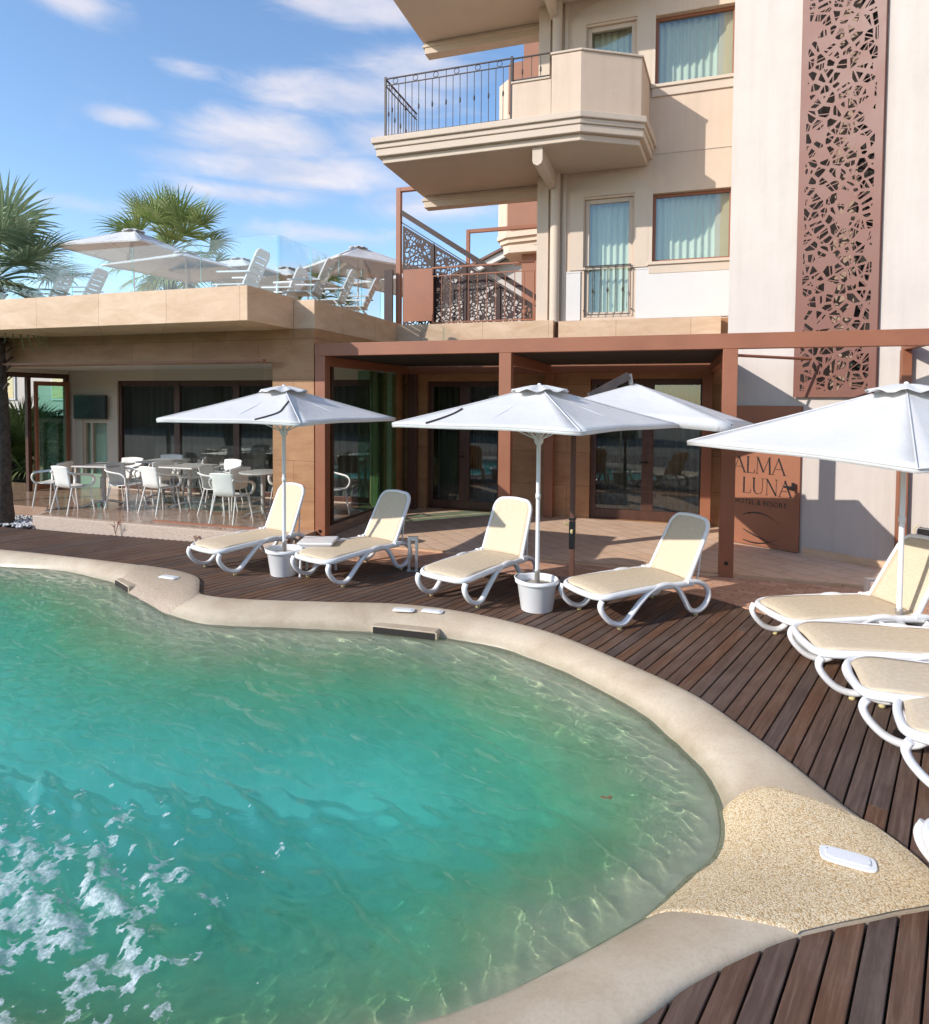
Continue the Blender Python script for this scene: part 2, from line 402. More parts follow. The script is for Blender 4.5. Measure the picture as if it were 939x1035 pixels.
# ------------------------------------------------------------------ ground plan
WZ=-.12
PAIRS=[((-12.5,5.2),(-12.9,5.6)),((-10,6.0),(-10.2,6.35)),((-8.37,6.13),(-8.5,6.42)),((-7.47,6.24),(-7.5,6.42)),((-6.5,6.07),(-6.6,6.41)),
((-6.22,5.95),(-6.2,6.39)),((-5.85,5.75),(-5.70,6.33)),((-5.32,5.5),(-5.24,6.16)),((-5.10,5.40),(-4.95,5.85)),((-4.89,5.32),(-4.75,5.66)),((-4.31,5.21),(-4.25,5.66)),
((-3.43,5.40),(-3.37,5.87)),((-2.68,5.55),(-2.6,6.07)),((-2.04,5.64),(-1.9,6.04)),((-1.49,5.58),(-1.35,5.89)),((-1.15,5.43),(-.95,5.72)),((-.75,5.2),(-.45,5.38)),((-.24,4.77),(.16,4.88)),
((.09,4.29),(.50,4.41)),((.23,4.0),(.68,4.12)),((.27,3.64),(.88,3.76)),((.22,3.36),(1.09,3.42)),((.1,3.18),(1.12,3.18)),((.01,3.02),(.86,3.0)),((-.06,2.9),(.6,2.84)),
((-.14,2.79),(.4,2.70)),((-.41,2.48),(.1,2.42)),((-.66,2.23),(-.12,2.15)),((-.95,2.03),(-.5,1.78)),((-1.5,1.78),(-1.2,1.36)),((-2.3,1.55),(-2.15,1.05)),((-4,1.1),(-4,.6)),((-7,.6),(-7,.1)),((-10,1.0),(-10.3,.6)),((-12.6,3),(-13.1,2.8))]
K=10
inn=[(p.x,p.y) for p in spline([(*a,0) for a,b in PAIRS],K,True)]
outc=[(p.x,p.y) for p in spline([(*b,0) for a,b in PAIRS],K,True)]
mid=[(a[0]*.45+b[0]*.55,a[1]*.45+b[1]*.55) for a,b in zip(inn,outc)]
def np_inside(px,py,poly):
    c=np.zeros(px.shape,bool); n=len(poly)
    for i in range(n):
        x1,y1=poly[i];x2,y2=poly[i-1]
        if y1==y2: continue
        c^=((y1>py)!=(y2>py))&(px<(x2-x1)*(py-y1)/(y2-y1)+x1)
    return c
def np_dist(px,py,poly):
    d=np.full(px.shape,1e9); n=len(poly)
    for i in range(n):
        x1,y1=poly[i-1];x2,y2=poly[i]; dx,dy=x2-x1,y2-y1; L=dx*dx+dy*dy+1e-12
        t=np.clip(((px-x1)*dx+(py-y1)*dy)/L,0,1); d=np.minimum(d,(px-x1-t*dx)**2+(py-y1-t*dy)**2)
    return np.sqrt(d)
def grid_mesh(name,X,Y,Z,keep,mat,smooth=True):
    ny,nx=X.shape; idx=np.arange(nx*ny).reshape(ny,nx)
    q=np.stack([idx[:-1,:-1],idx[:-1,1:],idx[1:,1:],idx[1:,:-1]],-1).reshape(-1,4)
    kf=(keep[:-1,:-1]&keep[:-1,1:]&keep[1:,1:]&keep[1:,:-1]).reshape(-1); q=q[kf]
    us=np.unique(q); rm=np.zeros(nx*ny,int); rm[us]=np.arange(len(us)); q=rm[q]
    co=np.stack([X,Y,Z],-1).reshape(-1,3)[us]
    me=bpy.data.meshes.new(name); me.vertices.add(len(co)); me.vertices.foreach_set('co',co.ravel())
    me.loops.add(len(q)*4); me.loops.foreach_set('vertex_index',q.ravel().astype(np.int32))
    me.polygons.add(len(q)); me.polygons.foreach_set('loop_start',np.arange(0,len(q)*4,4,dtype=np.int32)); me.polygons.foreach_set('loop_total',np.full(len(q),4,dtype=np.int32))
    me.update(calc_edges=True); me.validate(); me.polygons.foreach_set('use_smooth',np.full(len(me.polygons),smooth))
    me.materials.append(mat); o=bpy.data.objects.new(name,me); col.objects.link(o); return o

# ground to the horizon, with an opening where the pool lies
g=cut_sheet([(-400,-400),(400,-400),(400,400),(-400,400)],[mid[::2]],lambda x,y,d:(x,y,-.06))
struct(g.build('ground',M['ground']))
# lawn
lw=MB(); lw.add([(-60,8.9,-.02),(-12.75,8.9,-.02),(-12.75,60,-.02),(-60,60,-.02)],[(0,1,2,3)]); struct(lw.build('lawn',M['grass']))
rnd=random.Random(3)
gb=MB()
for i in range(9000):
    x=-12.8-rnd.random()**1.3*6; y=8.95+rnd.random()*7; h=.03+rnd.random()*.03; a=rnd.random()*PI; dx,dy=.006*math.cos(a),.006*math.sin(a); lx,ly=rnd.uniform(-.02,.02),rnd.uniform(-.02,.02)
    gb.add([(x-dx,y-dy,-.02),(x+dx,y+dy,-.02),(x+lx,y+ly,h)],[(0,1,2)])
tag(gb.build('grass',M['grass']),'short mown grass blades beyond the open glass doors','grass',kind='stuff')

# pool shell
x0,x1,y0,y1=-12.9,.7,.2,6.5; st=.05
X,Y=np.meshgrid(np.arange(x0,x1,st),np.arange(y0,y1,st))
ins=np_inside(X,Y,inn); D=np_dist(X,Y,inn[::2]); sd=np.where(ins,D,-D)
def depth(d):
    d=np.maximum(d,0); t=np.clip((d-.6)/2.2,0,1); return .03+.42*np.minimum(d,.9)+.62*t*t*(3-2*t)
near=np.clip((2.9-Y)/1.0,0,1); Zf=WZ-depth(sd)*(1+1.1*near*np.clip(1.2-sd,0,1))-np.where(ins,0,.03)
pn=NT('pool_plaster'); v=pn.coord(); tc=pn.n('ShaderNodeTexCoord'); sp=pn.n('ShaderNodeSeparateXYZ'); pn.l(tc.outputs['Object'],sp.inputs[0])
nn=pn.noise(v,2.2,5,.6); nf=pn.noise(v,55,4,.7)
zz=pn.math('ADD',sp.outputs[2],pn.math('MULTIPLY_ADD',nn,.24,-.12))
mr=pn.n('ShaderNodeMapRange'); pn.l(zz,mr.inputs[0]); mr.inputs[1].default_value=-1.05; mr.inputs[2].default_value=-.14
c=pn.ramp(mr.outputs[0],[(0,(.24,.92,.76)),(.30,(.17,.84,.62)),(.56,(.20,.72,.40)),(.76,(.40,.62,.31)),(.9,(.68,.63,.40)),(1,(.70,.60,.42))])  # colour by depth: the water's light absorption painted into the floor
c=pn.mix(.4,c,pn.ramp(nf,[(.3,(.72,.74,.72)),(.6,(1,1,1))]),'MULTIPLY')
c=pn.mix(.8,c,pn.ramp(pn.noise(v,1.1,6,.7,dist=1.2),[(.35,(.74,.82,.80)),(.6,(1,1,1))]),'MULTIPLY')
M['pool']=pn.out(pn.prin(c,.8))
pool=grid_mesh('pool_basin',X,Y,Zf,sd>-.3,M['pool']); struct(pool)

# coping: lofted lip in sections (concrete and pebble wash)
prof=[(-.02,-.30),(0,-.15),(.05,-.118),(.14,-.075),(.26,-.035),(.42,-.004),(.6,.018),(.8,.028),(.93,.027),(.985,.018),(1,.0),(1.0,-.06)]
def loft(i0,i1,mat,name,lift=0,solid=False):
    mb=MB(); N=len(inn); ids=[k%N for k in range(i0,i1+1)]
    vs=[];w=len(prof)
    for k in ids:
        a,b=inn[k],outc[k]
        for t,z in prof: vs.append((a[0]+(b[0]-a[0])*t,a[1]+(b[1]-a[1])*t,z+lift))
    fs=[(r*w+c,r*w+c+1,(r+1)*w+c+1,(r+1)*w+c) for r in range(len(ids)-1) for c in range(w-1)]
    mb.add(vs,fs,True); 
    # end caps
    for r in (0,len(ids)-1): mb.add([vs[r*w+c] for c in range(w)],[tuple(range(w))])
    return mb.build(name,mat,recalc=False)
NI=len(PAIRS)
def pid(k): return int(round(k*K))
secs=[('c',-0.0,5.0),('p',5.0,8.5),('c',8.5,20.4),('p',20.4,25.0),('c',25.0,35.0)]
# pebble patches have curved joints: they are drawn as slightly proud pads over the concrete lip
cop=loft(0,NI*K,M['coping'],'pool_coping'); struct(cop)
def pad(name,i0,i1,skew0,skew1,mt):
    """pebble wash pad following the lip, with bowed ends"""
    mb=MB(); N=len(inn); w=26; rows=[]
    def zt(t):
        for (t0,z0),(t1,z1) in zip(prof[1:],prof[2:]):
            if t0<=t<=t1: return z0+(z1-z0)*(t-t0)/(t1-t0+1e-9)
        return 0
    n=int((i1-i0)*K)
    vs=[];
    for r in range(n+1):
        for c in range(w+1):
            t=c/w; s0=i0*K+skew0(t); s1=i1*K+skew1(t); s=s0+(s1-s0)*r/n; k=int(math.floor(s)); f=s-k
            a=[inn[k%N][j]*(1-f)+inn[(k+1)%N][j]*f for j in (0,1)]; b=[outc[k%N][j]*(1-f)+outc[(k+1)%N][j]*f for j in (0,1)]
            tt=.01+t*.992; e=min(r,n-r); lift=.007*min(1,e/1.0)
            vs.append((a[0]+(b[0]-a[0])*tt*1.0,a[1]+(b[1]-a[1])*tt,zt(min(tt,.985))+lift-.001*(e==0)*3))
    w1=w+1
    mb.add(vs,[(r*w1+c,r*w1+c+1,(r+1)*w1+c+1,(r+1)*w1+c) for r in range(n) for c in range(w)],True)
    return struct(mb.build(name,M[mt]))
pad('pebble_surround',19.9,25.0,lambda t:-2.0+4*math.sin(t*PI)*-1+6*t,lambda t:-3-1.5*t+2.5*math.sin(t*PI),'pebble')
pad('pebble_surround',5.0,8.9,lambda t:-1-2*t,lambda t:3*math.sin(t*PI),'pebble_far')

# decking boards
ang=R(70); ux,uy=math.cos(ang),math.sin(ang); nx_,ny_=-uy,ux
back=spline([(-17,7.55,0),(-10,7.6,0),(-8,7.72,0),(-5,7.80,0),(-4.6,7.65,0),(-3.3,7.52,0),(-2,7.62,0),(-.88,7.72,0),(-.2,7.6,0),(.43,7.38,0),(.9,7.02,0),(1.6,6.62,0),(3,6.0,0),(7,4.4,0)],6)
deck_poly=[(p.x,p.y) for p in back]+[(7,-3),(-17,-3)]
deck_poly=[(x,y+(.05 if y>3 else 0)) for x,y in deck_poly]
dm=MB(); cols=[]; W=.099; GAP=.009
smin,smax=-12,10
tt=np.arange(-12,20,.02)
dr=random.Random(11)
s=smin
cands=[]
k=0
while s<16:
    e0,e1=s+GAP/2,s+W-GAP/2
    ok=np.ones(tt.shape,bool)
    for e in (e0,(e0+e1)/2,e1):
        px=tt*ux+e*nx_; py=tt*uy+e*ny_
        ok&=np_inside(px,py,deck_poly)&~np_inside(px,py,mid)
    i=0; n=len(tt)
    while i<n:
        if ok[i]:
            j=i
            while j+1<n and ok[j+1]: j+=1
            a,b=tt[i],tt[j]
            while b-a>.1:
                L=min(b-a,dr.uniform(1.6,3.6))
                if b-a-L<.4: L=b-a
                e=a+L-(.006 if L<b-a else 0)
                dz=dr.uniform(-.0015,.0015); z1=dz; z0=-.03
                q=[(a,e0),(e,e0),(e,e1),(a,e1)]
                P=[(t_*ux+w_*nx_,t_*uy+w_*ny_) for t_,w_ in q]
                # rounded arris: inset top
                q2=[(a,e0+.003),(e,e0+.003),(e,e1-.003),(a,e1-.003)]; P2=[(t_*ux+w_*nx_,t_*uy+w_*ny_) for t_,w_ in q2]
                dm.add([(x,y,z0) for x,y in P]+[(x,y,z1-.003) for x,y in P]+[(x,y,z1) for x,y in P2],
                  [(4+i_,0+i_,(i_+1)%4,4+(i_+1)%4) for i_ in range(4)]+[(8+i_,4+i_,4+(i_+1)%4,8+(i_+1)%4) for i_ in range(4)]+[(8,9,10,11)])
                cols+= [(dr.random(),dr.random(),dr.random(),1)]*0
                rv=(dr.random(),)*3+(1,); cols+=[rv]*12
                a+=L
            i=j
        i+=1
    s+=W
deck=dm.build('wooden_deck',M['deck'],recalc=True); struct(deck)
ca=deck.data.color_attributes.new('rnd','FLOAT_COLOR','POINT'); ca.data.foreach_set('color',np.array(cols,dtype=np.float32).ravel())
# joists bed under the boards: dark
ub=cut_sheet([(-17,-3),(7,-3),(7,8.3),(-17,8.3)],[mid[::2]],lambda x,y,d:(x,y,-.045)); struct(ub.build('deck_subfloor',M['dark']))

# clay paver strip and tiled terrace
pv=[(p.x,p.y) for p in back if -4.93<p.x]; pv=[(-4.93,7.85)]+pv+[(7,8.34),(-4.93,8.34)]
pm_=MB(); pm_.prism(pv,-.05,.008); struct(pm_.build('clay_paving',M['paver']))
tf=MB(); tf.box(-4.93,9,8.40,11.62,-.05,.032); struct(tf.build('tiled_terrace',M['tile']))
ke=MB(); ke.box(-4.93,9,8.34,8.40,-.05,.036); struct(ke.build('terrace_kerb',M['trav_light']))
rf=MB(); rf.prism([(-9.9,7.93),(-4.95,7.93),(-4.95,10.8),(-15,10.8),(-15,8.5),(-10.2,8.5)],-.05,.18); struct(rf.build('restaurant_floor',M['floor_gloss']))
cb=MB(); cb.prism([(-9.95,7.84),(-4.94,7.84),(-4.94,7.929),(-9.9,7.929),(-10.2,8.498),(-10.35,8.498)],-.05,.176); struct(cb.build('restaurant_kerb',M['pebble_pink'],bevel=.012))
pp=MB(); pp.box(-18,-12.3,7.6,8.5,-.05,.05); pp.box(-15.2,-12.72,8.5,9.6,-.05,.05); struct(pp.build('garden_path',M['coping']))
gv=MB(); gr=random.Random(5)
for i in range(900):
    x=gr.uniform(-12.2,-9.95); y=gr.uniform(7.68,8.45); r=gr.uniform(.015,.03)
    if x>-10.25 and y>8.0: continue
    gv.lathe([(r*.6,-r*.6),(r,0),(r*.6,r*.6)],(x,y,.0+gr.uniform(0,.02)),6)
tag(gv.build('white_gravel',M['pebble_white']),'white gravel bed around the foot of the palm trunk','gravel',kind='stuff')

# ------------------------------------------------------------------ water
wr=np.random.RandomState(4)
def waves(X,Y):
    Z=np.zeros_like(X)
    # long axis of crests runs roughly across the view
    base=math.radians(62)
    for i in range(70):
        lam=.075*(10**(wr.rand()**1.15*.62)); a=base+wr.randn()*.34; k=2*math.pi/lam
        amp=.0020*(lam/.2)**1.0*(.5+wr.rand())
        ph=wr.rand()*6.28
        wx=X+.05*np.sin(2.1*Y+i)+.03*np.sin(5.3*X+i*2); wy=Y+.05*np.sin(2.4*X+1.3*i)+.03*np.sin(4.7*Y+i)
        s=np.sin(k*(wx*math.cos(a)+wy*math.sin(a))+ph)
        g=.45+.55*np.sin(X*(.6+wr.rand())+wr.rand()*6)*np.sin(Y*(.6+wr.rand())+wr.rand()*6)
        Z+=amp*g*(s+.25*s*s)
    # chop thrown up by the jets (lower left of the pool)
    d=np.hypot(X+2.9,Y-2.2); Z*=1+1.0*np.exp(-(d/1.0)**2)
    return Z
st=.015
X,Y=np.meshgrid(np.arange(-9.6,.5,st),np.arange(.8,6.45,st))
kp=np_inside(X,Y,[(a[0]+(b[0]-a[0])*.12,a[1]+(b[1]-a[1])*.12) for a,b in zip(inn,outc)][::1])
wv=waves(X,Y)
edge=np.clip(np_dist(X,Y,inn[::3])/.35,.25,1); wv=wv*edge; Z=WZ+wv
wm=NT('pool_water'); 
v=wm.coord((.55,1.5,1),(0,0,R(28))); nb=wm.noise(v,13,3,.55,dist=.6); nrm=wm.bump(nb,.40,.008)
WATER_MODE='real'
p=wm.n('ShaderNodeBsdfPrincipled'); p.inputs['Base Color'].default_value=(.84,1,.96,1); p.inputs['Roughness'].default_value=0; p.inputs['IOR'].default_value=1.333; p.inputs['Transmission Weight'].default_value=1
wm.l(nrm,p.inputs['Normal'])
tr=wm.n('ShaderNodeBsdfTransparent'); tr.inputs[0].default_value=(.90,1,.97,1)
mx=wm.n('ShaderNodeMixShader'); mx.inputs[0].default_value=.76; wm.l(tr.outputs[0],mx.inputs[1]); wm.l(p.outputs[0],mx.inputs[2])
M['water']=wm.out(mx.outputs[0])
water=grid_mesh('pool_water',X,Y,Z,kp,M['water']); struct(water)
water.cycles.is_caustics_caster=True; pool.cycles.is_caustics_receiver=True; cop.cycles.is_caustics_receiver=True
# ------------------------------------------------------------------ foam of the jets
fx=np.arange(-4.2,-1.2,.0075); fy=np.arange(1.0,3.4,.0075); FX,FY=np.meshgrid(fx,fy)
fr_=np.random.RandomState(9)
def vnoise(X,Y,f,seed):
    r=np.random.RandomState(seed); G=r.rand(400,400)
    x=X*f+137.3; y=Y*f+91.7; xi=np.floor(x).astype(int); yi=np.floor(y).astype(int); tx=x-xi; ty=y-yi
    tx=tx*tx*(3-2*tx); ty=ty*ty*(3-2*ty)
    g=lambda a,b:G[a%400,b%400]
    return (g(xi,yi)*(1-tx)+g(xi+1,yi)*tx)*(1-ty)+(g(xi,yi+1)*(1-tx)+g(xi+1,yi+1)*tx)*ty
def fbm(X,Y,f,seed,o=5,p=.55):
    s=0;a=1;t=0
    for i in range(o): s=s+a*vnoise(X+.13*i,Y-.21*i,f*2**i,seed+i); t+=a; a*=p
    return s/t
wxx=FX+.25*fbm(FX,FY,2.2,50)-.12; wyy=FY+.25*fbm(FX,FY,2.2,60)-.12
n1=fbm(wxx,wyy,7.5,21,6,.6); rid=1-np.abs(2*fbm(wxx,wyy,3.2,31,5,.6)-1)*3.2
env=.52*np.exp(-(((FX+2.95)/.65)**2+((FY-2.0)/.75)**2))+.36*np.exp(-(((FX+2.35)/.65)**2+((FY-2.05)/.55)**2))+.30*np.exp(-(((FX+2.15)/.5)**2+((FY-1.75)/.28)**2))
zn=(n1-n1.mean())/n1.std(); n2_=fbm(wxx,wyy,20,91,5,.65); z2=(n2_-n2_.mean())/n2_.std(); n5=fbm(FX,FY,46,131,3,.6); z5=(n5-n5.mean())/n5.std(); m=np.clip(env,0,.56)*.80+.11*zn+.10*z2+.06*z5+.06*rid-.405
keep=(m>0)&(env>.05)&np_inside(FX,FY,inn)
splash=np.exp(-(((FX+3.18)/.20)**2+((FY-2.36)/.17)**2))*.05+np.exp(-(((FX+2.72)/.16)**2+((FY-1.93)/.14)**2))*.03
def wz(X,Y): return WZ+waves_cached(X,Y)
def waves_cached(X,Y):
    # bilinear lookup in the water grid
    gx=(X+9.6)/.015; gy=(Y-.8)/.015; xi=np.clip(gx.astype(int),0,wv.shape[1]-2); yi=np.clip(gy.astype(int),0,wv.shape[0]-2); tx=gx-xi; ty=gy-yi
    return (wv[yi,xi]*(1-tx)+wv[yi,xi+1]*tx)*(1-ty)+(wv[yi+1,xi]*(1-tx)+wv[yi+1,xi+1]*tx)*ty
FZ=wz(FX,FY)+.003+np.clip(m,0,.3)*.012+splash*(.25+.5*fbm(FX,FY,14,77,4,.6))
fm=NT('water_foam'); v=fm.coord(); n=fm.noise(v,60,4,.7); n2=fm.noise(v,14,4,.6)
d=fm.prin(fm.ramp(n,[(.3,(.50,.56,.58)),(.7,(.74,.78,.80))]),.7,fm.bump(n,.4,.003))
tr=fm.n('ShaderNodeBsdfTransparent'); mx=fm.n('ShaderNodeMixShader')
fa=fm.math('ADD',fm.math('MULTIPLY',fm.ramp(n,[(.42,(0,0,0)),(.58,(1,1,1))]),.45),fm.math('MULTIPLY',fm.ramp(n2,[(.42,(0,0,0)),(.62,(1,1,1))]),.45),clamp=True)
at=fm.n('ShaderNodeAttribute',attribute_name='dens'); fa=fm.math('MULTIPLY',fm.math('MULTIPLY_ADD',fa,.75,.25),at.outputs['Fac'],clamp=True); fm.l(fa,mx.inputs[0]); fm.l(tr.outputs[0],mx.inputs[1]); fm.l(d,mx.inputs[2]); M['foam']=fm.out(mx.outputs[0])
foam=grid_mesh('foam',FX,FY,FZ,keep,M['foam'])
ny_f,nx_f=FX.shape; idx=np.arange(nx_f*ny_f).reshape(ny_f,nx_f); q4=np.stack([idx[:-1,:-1],idx[:-1,1:],idx[1:,1:],idx[1:,:-1]],-1).reshape(-1,4)
kf=(keep[:-1,:-1]&keep[:-1,1:]&keep[1:,1:]&keep[1:,:-1]).reshape(-1); us_=np.unique(q4[kf]); dv_=np.clip(m.reshape(-1)[us_]/.10,0,.85)
if len(dv_)==len(foam.data.vertices):
    ca=foam.data.color_attributes.new('dens','FLOAT_COLOR','POINT'); ca.data.foreach_set('color',np.repeat(dv_[:,None],4,1).astype(np.float32).ravel())
else: print('FOAM MISMATCH',len(dv_),len(foam.data.vertices))
tag(foam,'white foam and bubbles churned up by the jets in the pool','foam',kind='stuff')
dp=MB(); q=random.Random(2)
for i in range(260):
    c=(-3.18,2.36) if q.random()<.65 else (-2.72,1.93)
    x=c[0]+q.gauss(0,.17); y=c[1]+q.gauss(0,.15); z=WZ+abs(q.gauss(.03,.06)); r=q.uniform(.0015,.004)
    dp.lathe([(r*.5,-r*.9),(r,0),(r*.5,r*.9)],(x,y,z),5)
tag(dp.build('water_splash',M['foam']),'splashing droplets above the bubbling jet at the left','splash',kind='stuff')

# ------------------------------------------------------------------ sun lounger
def lounger(back=62):
    root=empty('sun_lounger',(0,0,0))
    hw=.31
    ground_pad=.03
    def side(y):
        # omega-shaped side frame in the x-z plane
        leg=MB()
        a=spline([(.02,y,.285),(.0,y,.235),(.03,y,.165),(.11,y,.085),(.20,y,.048),(.275,y,.052),(.34,y,.10),(.46,y,.215),(.58,y,.305),(.70,y,.345),(.82,y,.345),(.92,y,.30),(1.0,y,.20),(1.07,y,.09),(1.13,y,.048),(1.21,y,.045),(1.29,y,.09),(1.335,y,.165),(1.325,y,.24),(1.26,y,.30),(1.16,y,.335),(1.04,y,.345)],5)
        leg.tube(a,.025,10,ry=.031,up=(0,1,0)); o=leg.build('leg_frame',M['white_plastic'],root)
        for x in (.225,1.17):
            ft=MB(); ft.lathe([(.021,0),(.022,.01),(.022,.04),(.018,.045)],(x,y,0.0),10); ft.build('rubber_foot',M['rubber'],o)
    side(-hw); side(hw)
    # seat frame: rounded foot end loop
    def loop(x0,x1,w,z0,z1,zc,r=.14):
        pts=[(x1,w,z1)]
        n=10
        pts+=[(x1-(x1-x0-r)*i/n,w,z1+(z0-z1)*i/n+zc*math.sin(PI*i/n)) for i in range(1,n)]
        for i in range(9):
            t=PI/2*i/8; pts.append((x0+r-r*math.sin(t),w-r+r*math.cos(t),z0-.012*math.sin(t)))
        for i in range(1,5): pts.append((x0-.012*math.sin(PI*i/10),(w-r)*(1-i/5),z0-.012))
        pts.append((x0-.012,0,z0-.012))
        mir=[(x,-y,z) for x,y,z in pts[:-1]][::-1]
        return pts+mir
    fr=MB(); seat_loop=loop(-.01,1.12,hw,.315,.325,.012)
    fr.tube(seat_loop,.026,10,ry=.030,up=(0,0,1)); 
    fr.tube([(1.12,-hw,.325),(1.12,hw,.325)],.016,8)
    fr.build('seat_frame',M['white_plastic'],root)
    ss=MB(); nx,ny=22,12; vs=[]
    for i in range(nx+1):
        x=.012+1.10*i/nx
        yb=hw-.012
        if x<.14: yb=(hw-.13)+ .118*math.sqrt(max(0,1-((.14-x)/.135)**2))
        for j in range(ny+1):
            u=-1+2*j/ny; vs.append((x,u*yb,.345+.012*(1-u*u)-.012*max(0,(.2-x)/.2)**2*3+.006*math.sin(PI*x/1.1)))
    ss.add(vs,[(i*(ny+1)+j,(i+1)*(ny+1)+j,(i+1)*(ny+1)+j+1,i*(ny+1)+j+1) for i in range(nx) for j in range(ny)],True)
    ss.build('seat_sling',M['sling'],root,solid=.008)
    # backrest
    a=R(back); hx,hz=1.10,.335; ca_,sa=math.cos(a),math.sin(a)
    def T(u,y,w=0): return (hx+u*ca_-w*sa,y,hz+u*sa+w*ca_)
    L=.66; bw=.272
    pts=[]
    for s_ in (1,-1):
        seg=[(0,bw)]+[(L*.2*i,bw-.004*i) for i in range(1,4)]+[(L-.13,bw-.02)]
        for i in range(1,9):
            t=PI/2*i/8; seg.append((L-.13+.13*math.sin(t),bw-.02-.11+.11*math.cos(t)))
        seg+= [(L+.008,(bw-.13)*.5)]
        if s_==1: pts+=[T(u,y) for u,y in seg]+[T(L+.012,0)]
        else: pts+=[T(u,-y) for u,y in seg[::-1]]
    bf=MB(); up=(-sa,0,ca_)
    bf.tube(pts,.021,10,ry=.024,up=up); bfo=bf.build('backrest_frame',M['white_plastic'],root)
    for y in (-bw-.01,bw+.01):
        hb=MB(); hb.lathe([(.03,-.018),(.034,0),(.03,.018)],(0,0,0),12)
        k=12*3; 
        n0=len(hb.v)-k
        for i in range(n0,len(hb.v)):
            x_,y_,z_=hb.v[i]; hb.v[i]=(hx+x_,y+z_,hz+y_+.012)
        hb.build('hinge',M['white_plastic'],bfo)
    bs=MB(); nx,ny=12,10; vs=[]
    for i in range(nx+1):
        u=.01+(L-.005)*i/nx; yb=bw-.012-.02*u/L
        if u>L-.13: yb-= .11*(1-math.sqrt(max(0,1-((u-L+.13)/.135)**2)))
        for j in range(ny+1):
            q=-1+2*j/ny; vs.append(T(u,q*yb,.010-.012*(1-q*q)*math.sin(PI*u/L)))
    bs.add(vs,[(i*(ny+1)+j,(i+1)*(ny+1)+j,(i+1)*(ny+1)+j+1,i*(ny+1)+j+1) for i in range(nx) for j in range(ny)],True)
    bs.build('back_sling',M['sling'],root,solid=.008)
    pr=MB(); pr.tube([T(.38,-bw+.03,-.02),(1.25,-bw+.03,.30)],.010,6); pr.tube([T(.38,bw-.03,-.02),(1.25,bw-.03,.30)],.010,6); pr.tube([T(.38,-bw+.01,-.02),T(.38,bw-.01,-.02)],.010,6)
    pr.build('prop_stay',M['white_plastic'],root)
    return root
def place_l(o,pad,ang,label,cat='sun lounger',which='near'):
    """pad = ground position of the front foot on the right-hand (near) or left-hand (far) side"""
    a=R(ang); dx,dy=math.cos(a),math.sin(a); y=-.31 if which=='near' else .31
    o.location=(pad[0]-.225*dx+y*dy*1.0, pad[1]-.225*dy-y*dx, .002); o.rotation_euler=(0,0,a)
    tag(o,label,cat,'sun loungers around the pool')
L0=lounger(61); L1_=lounger(67)
specs=[((-.44,6.10),44,'white lounger with beige sling, alone right of the white umbrella pot in the middle','near',0),
((-1.86,6.27),70,'white lounger with beige sling just left of the white umbrella pot in the middle','near',0),
((-3.50,6.47),70,'white lounger with beige sling between the square side table and the slim post light','near',0),
((-4.95,6.47),72,'white lounger with beige sling farthest left, left of the umbrella pot','near',0),
((.91,6.44),24,'white lounger at the right edge farthest from the pool bend, behind the umbrella pole','far',1),
((1.15,5.80),8,'white lounger at the right edge in front of the umbrella pot, its seat low','far',1),
((1.36,4.50),-4,'white lounger cut by the right edge, third from the back of the right-hand row','near',1),
((1.44,3.98),-13,'white lounger cut by the right edge, second from the front of the right-hand row','near',1),
((1.27,2.62),0,'white lounger nearest the camera, only its foot end showing at the right edge','near',1)]
for i,(p,a,lb,wh,k) in enumerate(specs):
    o=(L0,L1_)[i] if i<2 else copy_tree((L0,L1_)[i in (3,5,8)])
    place_l(o,p,a,lb,which=wh)

